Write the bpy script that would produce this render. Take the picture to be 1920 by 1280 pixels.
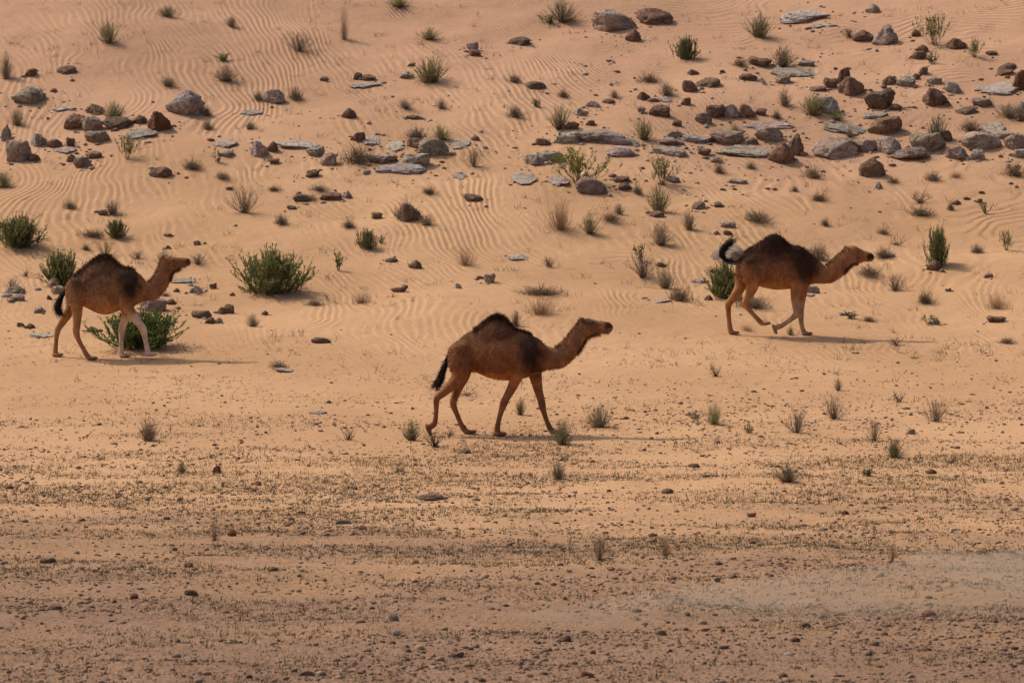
import bpy, math, random
import numpy as np
from mathutils import Vector, Matrix, Euler

random.seed(7)
RNG = np.random.default_rng(11)
scene = bpy.context.scene
for o in list(bpy.data.objects):
    bpy.data.objects.remove(o, do_unlink=True)
COL = scene.collection

# ------------------------------------------------------------------ camera, sky, sun, exposure
FPX = 7000.0                      # focal length in pixels of the 1920 px wide photograph
CAM_Z = 4.72
PITCH = math.radians(0.5483)
cam_data = bpy.data.cameras.new('camera')
cam = bpy.data.objects.new('camera', cam_data)
COL.objects.link(cam)
cam.location = (0, 0, CAM_Z)
cam.rotation_euler = (math.pi / 2 - PITCH, 0, 0)
cam_data.sensor_width = 36
cam_data.lens = FPX / 1920 * 36
cam_data.clip_start = 0.5
cam_data.clip_end = 2000
cam_data.dof.use_dof = True
cam_data.dof.focus_distance = 78
cam_data.dof.aperture_fstop = 5.6
scene.camera = cam

SUN_EL = math.radians(52)
SUN_AZ = math.radians(-65)        # from +Y (away from the camera) towards +X: back left
world = bpy.data.worlds.new('World')
scene.world = world
world.use_nodes = True
wn = world.node_tree.nodes
sky = wn.new('ShaderNodeTexSky')
sky.sky_type = 'NISHITA'
sky.sun_disc = False
sky.sun_elevation = SUN_EL
sky.sun_rotation = SUN_AZ
sky.altitude = 200
sky.air_density = 1.0
sky.dust_density = 6.0
wn['Background'].inputs['Strength'].default_value = 0.115
world.node_tree.links.new(sky.outputs[0], wn['Background'].inputs['Color'])
sd = bpy.data.lights.new('sun', 'SUN')
sd.energy = 2.5
sd.angle = math.radians(0.8)
sd.color = (1.0, 0.92, 0.80)
sun = bpy.data.objects.new('sun', sd)
COL.objects.link(sun)
sdir = Vector((math.sin(SUN_AZ) * math.cos(SUN_EL), math.cos(SUN_AZ) * math.cos(SUN_EL), math.sin(SUN_EL)))
sun.rotation_euler = (-sdir).to_track_quat('-Z', 'Y').to_euler()
sun.location = sdir * 200

scene.view_settings.view_transform = 'Standard'
scene.view_settings.look = 'None'
scene.view_settings.exposure = 0.1
scene.view_settings.gamma = 1.0
scene.view_settings.use_curve_mapping = False
scene.render.engine = 'CYCLES'
scene.render.resolution_x = 1024
scene.render.resolution_y = 682

# ------------------------------------------------------------------ helpers
def _hash(ix, iy, iz, seed):
    n = (ix.astype(np.int64) * 374761393 + iy.astype(np.int64) * 668265263 + iz.astype(np.int64) * 1440662683 + seed * 974634777) & 0xffffffff
    n = ((n ^ (n >> 13)) * 1274126177) & 0xffffffff
    n = ((n ^ (n >> 15)) * 2246822519) & 0xffffffff
    n = n ^ (n >> 16)
    return (n & 0xffffff) / float(0xffffff) * 2 - 1

def noise(x, y, z=None, seed=0):
    x = np.asarray(x, float); y = np.asarray(y, float)
    if z is None:
        ix = np.floor(x); iy = np.floor(y); fx = x - ix; fy = y - iy
        ux = fx * fx * fx * (fx * (fx * 6 - 15) + 10); uy = fy * fy * fy * (fy * (fy * 6 - 15) + 10)
        zz = np.zeros_like(ix)
        a = _hash(ix, iy, zz, seed); b = _hash(ix + 1, iy, zz, seed)
        c = _hash(ix, iy + 1, zz, seed); d = _hash(ix + 1, iy + 1, zz, seed)
        return (a * (1 - ux) + b * ux) * (1 - uy) + (c * (1 - ux) + d * ux) * uy
    z = np.asarray(z, float)
    ix = np.floor(x); iy = np.floor(y); iz = np.floor(z)
    fx = x - ix; fy = y - iy; fz = z - iz
    ux = fx * fx * (3 - 2 * fx); uy = fy * fy * (3 - 2 * fy); uz = fz * fz * (3 - 2 * fz)
    r = 0
    for dz in (0, 1):
        wz = uz if dz else 1 - uz
        for dy in (0, 1):
            wy = uy if dy else 1 - uy
            for dx in (0, 1):
                wx = ux if dx else 1 - ux
                r = r + _hash(ix + dx, iy + dy, iz + dz, seed) * wx * wy * wz
    return r

def fbm(x, y, z=None, seed=0, o=4):
    r = 0; a = 1.0; s = 0
    for k in range(o):
        f = 2.03 ** k
        r = r + a * noise(x * f, y * f, None if z is None else z * f, seed + k * 17)
        s += a; a *= 0.5
    return r / s

def sstep(a, b, x):
    t = np.clip((x - a) / (b - a), 0, 1)
    return t * t * (3 - 2 * t)

def mesh_np(name, verts, faces, smooth=False, col=None, attrs=None):
    """verts (n,3); faces (m,3|4) array or a list of such arrays."""
    verts = np.asarray(verts, np.float32)
    if not isinstance(faces, list):
        faces = [faces]
    faces = [np.asarray(f, np.int32) for f in faces if len(f)]
    me = bpy.data.meshes.new(name)
    me.vertices.add(len(verts))
    me.vertices.foreach_set('co', verts.ravel())
    loops = np.concatenate([f.ravel() for f in faces])
    tot = np.concatenate([np.full(len(f), f.shape[1], np.int32) for f in faces])
    st = np.concatenate([[0], np.cumsum(tot)[:-1]]).astype(np.int32)
    me.loops.add(len(loops))
    me.loops.foreach_set('vertex_index', loops)
    me.polygons.add(len(tot))
    me.polygons.foreach_set('loop_start', st)
    me.polygons.foreach_set('loop_total', tot)
    if smooth:
        me.polygons.foreach_set('use_smooth', np.ones(len(tot), bool))
    if col is not None:
        a = me.attributes.new('col', 'FLOAT_COLOR', 'POINT')
        c4 = np.ones((len(verts), 4), np.float32); c4[:, :3] = col
        a.data.foreach_set('color', c4.ravel())
    for k, v in (attrs or {}).items():
        a = me.attributes.new(k, 'FLOAT', 'POINT')
        a.data.foreach_set('value', np.asarray(v, np.float32))
    me.update(calc_edges=True)
    me.validate()
    return me

def link(name, me, mat=None, parent=None):
    o = bpy.data.objects.new(name, me)
    COL.objects.link(o)
    if mat is not None and me is not None and len(me.materials) == 0:
        me.materials.append(mat)
    if parent is not None:
        o.parent = parent
    return o

def tag(o, label=None, cat=None, group=None, kind=None):
    if label: o['label'] = label
    if cat: o['category'] = cat
    if group: o['group'] = group
    if kind: o['kind'] = kind
    return o

def lin(r, g, b):
    f = lambda c: (c / 255 / 12.92) if c / 255 <= 0.04045 else ((c / 255 + 0.055) / 1.055) ** 2.4
    return (f(r), f(g), f(b))

class NT:
    """small shader-node builder"""
    def __init__(s, name):
        s.m = bpy.data.materials.new(name); s.m.use_nodes = True
        s.t = s.m.node_tree; s.n = s.t.nodes
        s.b = s.n['Principled BSDF']; s.out = s.n['Material Output']
    def node(s, typ, **kw):
        n = s.n.new(typ)
        for k, v in kw.items():
            if k.startswith('_'): setattr(n, k[1:], v)
            else: n.inputs[k].default_value = v
        return n
    def l(s, a, b): s.t.links.new(a, b)
    def math(s, op, a, b=None, c=None):
        n = s.n.new('ShaderNodeMath'); n.operation = op
        for i, v in enumerate((a, b, c)):
            if v is None: continue
            if isinstance(v, (int, float)): n.inputs[i].default_value = v
            else: s.l(v, n.inputs[i])
        return n.outputs[0]
    def mix(s, fac, a, b, mode='MIX'):
        n = s.n.new('ShaderNodeMix'); n.data_type = 'RGBA'; n.blend_type = mode
        for inp, v in ((n.inputs[0], fac), (n.inputs[6], a), (n.inputs[7], b)):
            if isinstance(v, (int, float)): inp.default_value = v
            elif isinstance(v, tuple): inp.default_value = (v[0], v[1], v[2], 1)
            else: s.l(v, inp)
        return n.outputs[2]
    def ramp(s, fac, lo, hi):
        n = s.n.new('ShaderNodeMapRange'); n.interpolation_type = 'SMOOTHSTEP'
        n.inputs[1].default_value = lo; n.inputs[2].default_value = hi
        s.l(fac, n.inputs[0])
        return n.outputs[0]
    def noise(s, scale, detail=4, rough=0.55, vec=None, dist=0.0):
        n = s.node('ShaderNodeTexNoise', Scale=scale, Detail=detail, Roughness=rough, Distortion=dist)
        if vec is not None: s.l(vec, n.inputs['Vector'])
        return n.outputs['Fac']
    def attr(s, name):
        n = s.n.new('ShaderNodeAttribute'); n.attribute_name = name
        return n

# ------------------------------------------------------------------ terrain
KN = np.array([(-60, 0), (15, 1), (38, 2.2), (56, 3.6), (66, 5.5), (74, 7.5), (80, 10), (86, 15), (93, 19.5),
               (110, 21.5), (125, 19), (140, 6), (165, 0), (600, 0)], float)
_py = np.arange(-60, 500, 0.05)
_pz = np.cumsum(np.tan(np.radians(np.interp(_py, KN[:, 0], KN[:, 1])))) * 0.05
_pz -= np.interp(0, _py, _pz)

def H(x, y):
    x = np.asarray(x, float); y = np.asarray(y, float)
    z = np.interp(y + 0.9 * noise(x / 19 + 3.3, y / 40, seed=5) * sstep(66, 84, y), _py, _pz)
    dune = sstep(74, 88, y)
    z = z + sstep(92, 103, y) * (0.42 * np.exp(-((x + 13) / 5.5) ** 2) + 0.5 * np.exp(-((x - 17) / 6.0) ** 2))
    z = z + dune * (0.2 * noise(x / 6.5, y / 5.0, seed=1) + 0.075 * noise(x / 1.9, y / 1.6, seed=2))
    z = z + (1 - dune) * (0.035 * noise(x / 4.0, y / 3.0, seed=3))
    near = 1 - sstep(50, 68, y)
    z = z + (0.012 + 0.022 * near) * noise(x / 0.8, y / 0.7, seed=4) + 0.016 * near * noise(x / 0.3, y / 0.3, seed=6)
    return z

CP, SP = math.cos(PITCH), math.sin(PITCH)

def ground_at(px, py):
    """photo pixels -> points on the terrain"""
    px = np.atleast_1d(np.asarray(px, float)); py = np.atleast_1d(np.asarray(py, float))
    u = (px - 960) / FPX; v = -(py - 640) / FPX
    dx, dy, dz = u, CP + v * SP, -SP + v * CP
    lo = np.full_like(dx, 20.0); hi = np.full_like(dx, 20.0)
    found = np.zeros(len(dx), bool)
    t = 20.0
    while t < 150:
        t2 = t + 0.5
        below = (CAM_Z + dz * t2) < H(dx * t2, dy * t2)
        new = below & ~found
        lo[new] = t; hi[new] = t2; found |= new
        t = t2
    lo[~found] = 110; hi[~found] = 110.1
    for _ in range(22):
        m = (lo + hi) / 2
        b = (CAM_Z + dz * m) < H(dx * m, dy * m)
        hi = np.where(b, m, hi); lo = np.where(b, lo, m)
    x, y = dx * hi, dy * hi
    return np.stack([x, y, H(x, y)], 1), hi

def normal_at(x, y, e=0.3):
    gx = (H(x + e, y) - H(x - e, y)) / (2 * e); gy = (H(x, y + e) - H(x, y - e)) / (2 * e)
    n = np.stack([-gx, -gy, np.ones_like(gx)], -1)
    return n / np.linalg.norm(n, axis=-1, keepdims=True)

def grow(a, b, s0, k):
    r = [a]; s = s0
    sg = 1 if b > a else -1
    while (b - r[-1]) * sg > 0:
        s *= k; r.append(r[-1] + sg * s)
    return r

XS = np.array(sorted(set(grow(-17, -260, 0.12, 1.22)[1:] + list(np.arange(-17, 17.01, 0.12)) + grow(17, 260, 0.12, 1.22)[1:])))
YS = np.array(sorted(set(grow(34, -55, 0.12, 1.2)[1:] + list(np.arange(34, 112, 0.12)) + grow(112, 420, 0.12, 1.12)[1:])))
GX, GY = np.meshgrid(XS, YS)
GZ = H(GX, GY)
nx, ny = len(XS), len(YS)
idx = np.arange(nx * ny).reshape(ny, nx)
quads = np.stack([idx[:-1, :-1], idx[:-1, 1:], idx[1:, 1:], idx[1:, :-1]], -1).reshape(-1, 4)
fx, fy = GX.ravel(), GY.ravel()
k = 2 * math.pi / 0.215
w1 = 0.95 * (fx - 4.5) + 0.24 * (fy - 93)
w2 = 0.12 * (fx - 4.5) + 0.66 * (fy - 93)
s = sstep(-3.0, 6.5, (fx - 4.5) * 0.75 + (fy - 97) * 0.55)
w = w1 * (1 - s) + w2 * s
w = w + 1.15 * noise(fx / 4.2, fy / 5.5, seed=21) + 0.36 * noise(fx / 1.5, fy / 2.0, seed=22) + 0.13 * noise(fx / 0.62, fy / 1.1, seed=23)
phase = k * w
amp = np.interp(fy, [72, 78, 88, 96, 103], [0.08, 0.6, 1.0, 1.1, 1.15]) * np.clip(0.62 + 0.9 * fbm(fx / 3.5, fy / 4.5, seed=31, o=3) + 0.9 * noise(fx / 0.8, fy / 1.5, seed=33), 0.05, 1.4)
soil = 1 - sstep(40, 58, fy + 4.0 * noise(fx / 6, fy / 2.2, seed=41) + 3.5 * fbm(fx / 2.5, fy / 0.8, seed=42, o=3))
band = fbm(fx / 2.6, fy / 0.8, seed=43, o=4)
me = mesh_np('ground', np.stack([fx, fy, GZ.ravel()], 1), quads, True, None,
             {'phase': phase, 'ripple': amp, 'soil': soil, 'band': band, 'upper': sstep(86, 101, fy + 4 * noise(fx / 8, fy / 6, seed=51))})

g = NT('sand_ground')
geo = g.n.new('ShaderNodeNewGeometry').outputs['Position']
soilA = g.attr('soil').outputs['Fac']; bandA = g.attr('band').outputs['Fac']
ph = g.attr('phase').outputs['Fac']; am = g.attr('ripple').outputs['Fac']
n_big = g.noise(0.22, 3, 0.5, geo)
n_mid = g.noise(1.6, 5, 0.6, geo)
n_fine = g.noise(14, 5, 0.7, geo)
n_grit = g.noise(45, 4, 0.75, geo)
SAND1, SAND2 = (0.47, 0.268, 0.135), (0.555, 0.325, 0.17)
sand = g.mix(g.ramp(n_big, 0.3, 0.7), SAND1, SAND2)
upper = g.attr('upper').outputs['Fac']
sand = g.mix(upper, sand, g.mix(g.ramp(n_big, 0.3, 0.7), (0.45, 0.255, 0.15), (0.54, 0.312, 0.186)))  # pinker sand upslope; its slightly darker tone paints in the slope's dimmer light
sand = g.mix(g.math('MULTIPLY', g.ramp(n_fine, 0.25, 0.75), 0.22), sand, (0.40, 0.225, 0.12))
soilc = g.mix(g.ramp(n_mid, 0.3, 0.7), (0.47, 0.275, 0.17), (0.58, 0.345, 0.215))
soilc = g.mix(g.math('MULTIPLY', g.ramp(n_fine, 0.45, 0.7), 0.75), soilc, (0.25, 0.147, 0.092))
soilf = g.math('MULTIPLY', soilA, g.ramp(g.math('ADD', g.math('MULTIPLY', bandA, 0.9), g.math('ADD', n_mid, g.math('MULTIPLY', soilA, 0.75))), 0.35, 1.15))
colr = g.mix(soilf, sand, soilc)
speck = g.math('MULTIPLY', g.ramp(n_grit, 0.54, 0.68), g.math('ADD', g.math('MULTIPLY', soilA, 0.5), 0.06))
colr = g.mix(speck, colr, (0.13, 0.08, 0.05))
g.l(colr, g.b.inputs['Base Color'])
g.b.inputs['Roughness'].default_value = 0.95
g.b.inputs['Specular IOR Level'].default_value = 0.12
ph2 = g.math('ADD', ph, g.math('MULTIPLY', n_mid, 3.0))
sn = g.math('SINE', ph2)
sn2 = g.math('SINE', g.math('ADD', ph2, g.math('MULTIPLY', sn, 0.25)))
hgt = g.math('MULTIPLY', g.math('MULTIPLY', sn2, am), 0.0078)
hgt = g.math('ADD', hgt, g.math('MULTIPLY', n_fine, g.math('ADD', g.math('MULTIPLY', soilA, 0.16), 0.014)))
hgt = g.math('ADD', hgt, g.math('MULTIPLY', n_mid, g.math('ADD', g.math('MULTIPLY', soilA, 0.06), 0.07)))
bump = g.node('ShaderNodeBump', Strength=1.0, Distance=1.0)
g.l(hgt, bump.inputs['Height'])
g.l(bump.outputs[0], g.b.inputs['Normal'])
ground = link('ground', me, g.m)
tag(ground, 'rippled orange sand dune rising from a gritty brown plain', 'ground', kind='structure')

# ------------------------------------------------------------------ shared materials
def plant_material(name, transl=0.25):
    t = NT(name)
    c = t.attr('col').outputs['Color']
    oi = t.n.new('ShaderNodeObjectInfo')
    c2 = t.mix(1.0, c, oi.outputs['Color'], 'MULTIPLY')
    t.l(c2, t.b.inputs['Base Color'])
    t.b.inputs['Roughness'].default_value = 0.75
    t.b.inputs['Specular IOR Level'].default_value = 0.2
    if transl:
        tr = t.n.new('ShaderNodeBsdfTranslucent'); t.l(c2, tr.inputs['Color'])
        mx = t.n.new('ShaderNodeMixShader'); mx.inputs[0].default_value = transl
        t.l(t.b.outputs[0], mx.inputs[1]); t.l(tr.outputs[0], mx.inputs[2]); t.l(mx.outputs[0], t.out.inputs['Surface'])
    return t.m
M_LEAF = plant_material('leaf', 0.3)
M_TWIG = plant_material('dry_twig', 0.0)

r = NT('rock')
tc = r.n.new('ShaderNodeTexCoord').outputs['Object']
oi = r.n.new('ShaderNodeObjectInfo')
off = r.n.new('ShaderNodeVectorMath'); off.operation = 'MULTIPLY_ADD'
r.l(tc, off.inputs[0]); off.inputs[1].default_value = (1, 1, 1)
cmb = r.n.new('ShaderNodeCombineXYZ')
r.l(r.math('MULTIPLY', oi.outputs['Random'], 50), cmb.inputs[0]); r.l(r.math('MULTIPLY', oi.outputs['Random'], 31), cmb.inputs[1])
r.l(cmb.outputs[0], off.inputs[2])
v = off.outputs[0]
gp = r.n.new('ShaderNodeNewGeometry').outputs['Position']
n1 = r.noise(3.0, 5, 0.6, v); n2 = r.noise(28, 4, 0.7, gp); n3 = r.noise(7, 5, 0.65, gp)
vor = r.node('ShaderNodeTexVoronoi', Scale=2.6); vor.feature = 'DISTANCE_TO_EDGE'
wv = r.n.new('ShaderNodeVectorMath'); wv.operation = 'MULTIPLY_ADD'
r.l(v, wv.inputs[0]); wv.inputs[1].default_value = (1, 1, 1.5)
nc = r.node('ShaderNodeTexNoise', Scale=4.0, Detail=4.0); r.l(v, nc.inputs['Vector'])
sc = r.n.new('ShaderNodeVectorMath'); sc.operation = 'SCALE'; sc.inputs['Scale'].default_value = 0.7
r.l(nc.outputs['Color'], sc.inputs[0]); r.l(sc.outputs[0], wv.inputs[2]); r.l(wv.outputs[0], vor.inputs['Vector'])
crack = r.math('SUBTRACT', 1, r.ramp(vor.outputs['Distance'], 0.0, 0.05))
base = oi.outputs['Color']
c = r.mix(r.math('MULTIPLY', r.ramp(n1, 0.3, 0.7), 0.6), base, r.mix(1.0, base, (0.72, 0.56, 0.45), 'MULTIPLY'))
c = r.mix(r.math('MULTIPLY', r.ramp(n3, 0.52, 0.68), 0.5), c, r.mix(1.0, base, (0.42, 0.38, 0.36), 'MULTIPLY'))
c = r.mix(r.math('MULTIPLY', r.ramp(n2, 0.55, 0.75), 0.4), c, r.mix(1.0, base, (1.35, 1.35, 1.35), 'MULTIPLY'))
c = r.mix(r.math('MULTIPLY', crack, 0.55), c, (0.06, 0.04, 0.03))
r.l(c, r.b.inputs['Base Color'])
r.b.inputs['Roughness'].default_value = 0.9
r.b.inputs['Specular IOR Level'].default_value = 0.2
rb = r.node('ShaderNodeBump', Strength=1.0, Distance=1.0)
hh = r.math('ADD', r.math('MULTIPLY', n3, 0.11), r.math('ADD', r.math('MULTIPLY', n2, 0.03), r.math('MULTIPLY', crack, -0.02)))
r.l(hh, rb.inputs['Height']); r.l(rb.outputs[0], r.b.inputs['Normal'])
M_ROCK = r.m

st = NT('gravel')
c = st.attr('col').outputs['Color']; st.l(c, st.b.inputs['Base Color'])
st.b.inputs['Roughness'].default_value = 0.9; st.b.inputs['Specular IOR Level'].default_value = 0.15
M_GRAVEL = st.m

# ------------------------------------------------------------------ rocks
import bmesh
def ico(sub):
    bm = bmesh.new(); bmesh.ops.create_icosphere(bm, subdivisions=sub, radius=0.5)
    bm.verts.ensure_lookup_table()
    v = np.array([p.co[:] for p in bm.verts]); f = np.array([[q.index for q in p.verts] for p in bm.faces])
    bm.free()
    return v, f
ICO4, ICO1 = ico(4), ico(1)

def rock_mesh(kind, seed):
    rg = np.random.default_rng(seed)
    v, f = ICO4[0].copy(), ICO4[1]
    n = v / np.linalg.norm(v, axis=1, keepdims=True)
    if kind == 'boulder':
        cuts, lo, hi = 15, 0.24, 0.42
    elif kind == 'round':
        cuts, lo, hi = 12, 0.31, 0.44
    elif kind == 'slab':
        cuts, lo, hi = 11, 0.26, 0.45
    else:
        cuts, lo, hi = 9, 0.30, 0.44
    for i in range(cuts):
        d = rg.normal(size=3)
        if kind == 'slab' : d[2] *= 0.35
        d /= np.linalg.norm(d); h = rg.uniform(lo, hi)
        t = v @ d - h
        v = v - np.outer(np.clip(t, 0, None) * 0.93, d)
    if kind in ('slab', 'ledge'):
        top = np.array([rg.normal() * 0.1, rg.normal() * 0.1 - 0.08, 1.0]); top /= np.linalg.norm(top)
        t = v @ top - (0.22 if kind == 'slab' else 0.26)
        v = v - np.outer(np.clip(t, 0, None) * 0.9, top)
    o = rg.uniform(0, 90)
    A = {'boulder': 0.12, 'round': 0.11, 'slab': 0.16, 'ledge': 0.13}[kind]
    d = fbm(v[:, 0] * 3 + o, v[:, 1] * 3 + o, v[:, 2] * 3, seed=seed % 97, o=4)
    rid = np.abs(fbm(v[:, 0] * 5 + o, v[:, 1] * 5, v[:, 2] * 5 + o, seed=seed % 89 + 3, o=3))
    v = v + n * (d * A - np.clip(0.15 - rid, 0, 1) * 0.42)[:, None] * (np.array([1, 1, 0.7]) if kind != 'slab' else np.array([1.5, 1.5, 0.45]))
    if kind == 'ledge':      # bedding steps
        lay = np.round(v[:, 2] * 5.5 + 0.3 * noise(v[:, 0] * 3 + o, v[:, 1] * 3, seed=3)) / 5.5
        v[:, 2] = v[:, 2] * 0.45 + lay * 0.55
        v[:, :2] *= (1 + 0.13 * noise(lay * 9 + o, lay * 0, seed=8))[:, None]
    lo_, hi_ = v.min(0), v.max(0)
    v = (v - (lo_ + hi_) / 2) / (hi_ - lo_)
    return mesh_np('rock_' + kind, v, f, False)
ROCKS = {kd: [rock_mesh(kd, 100 + 13 * i + j * 7) for i in range(6)] for j, kd in enumerate(('boulder', 'round', 'slab', 'ledge'))}
for L in ROCKS.values():
    for m_ in L:
        m_.materials.append(M_ROCK)

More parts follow.
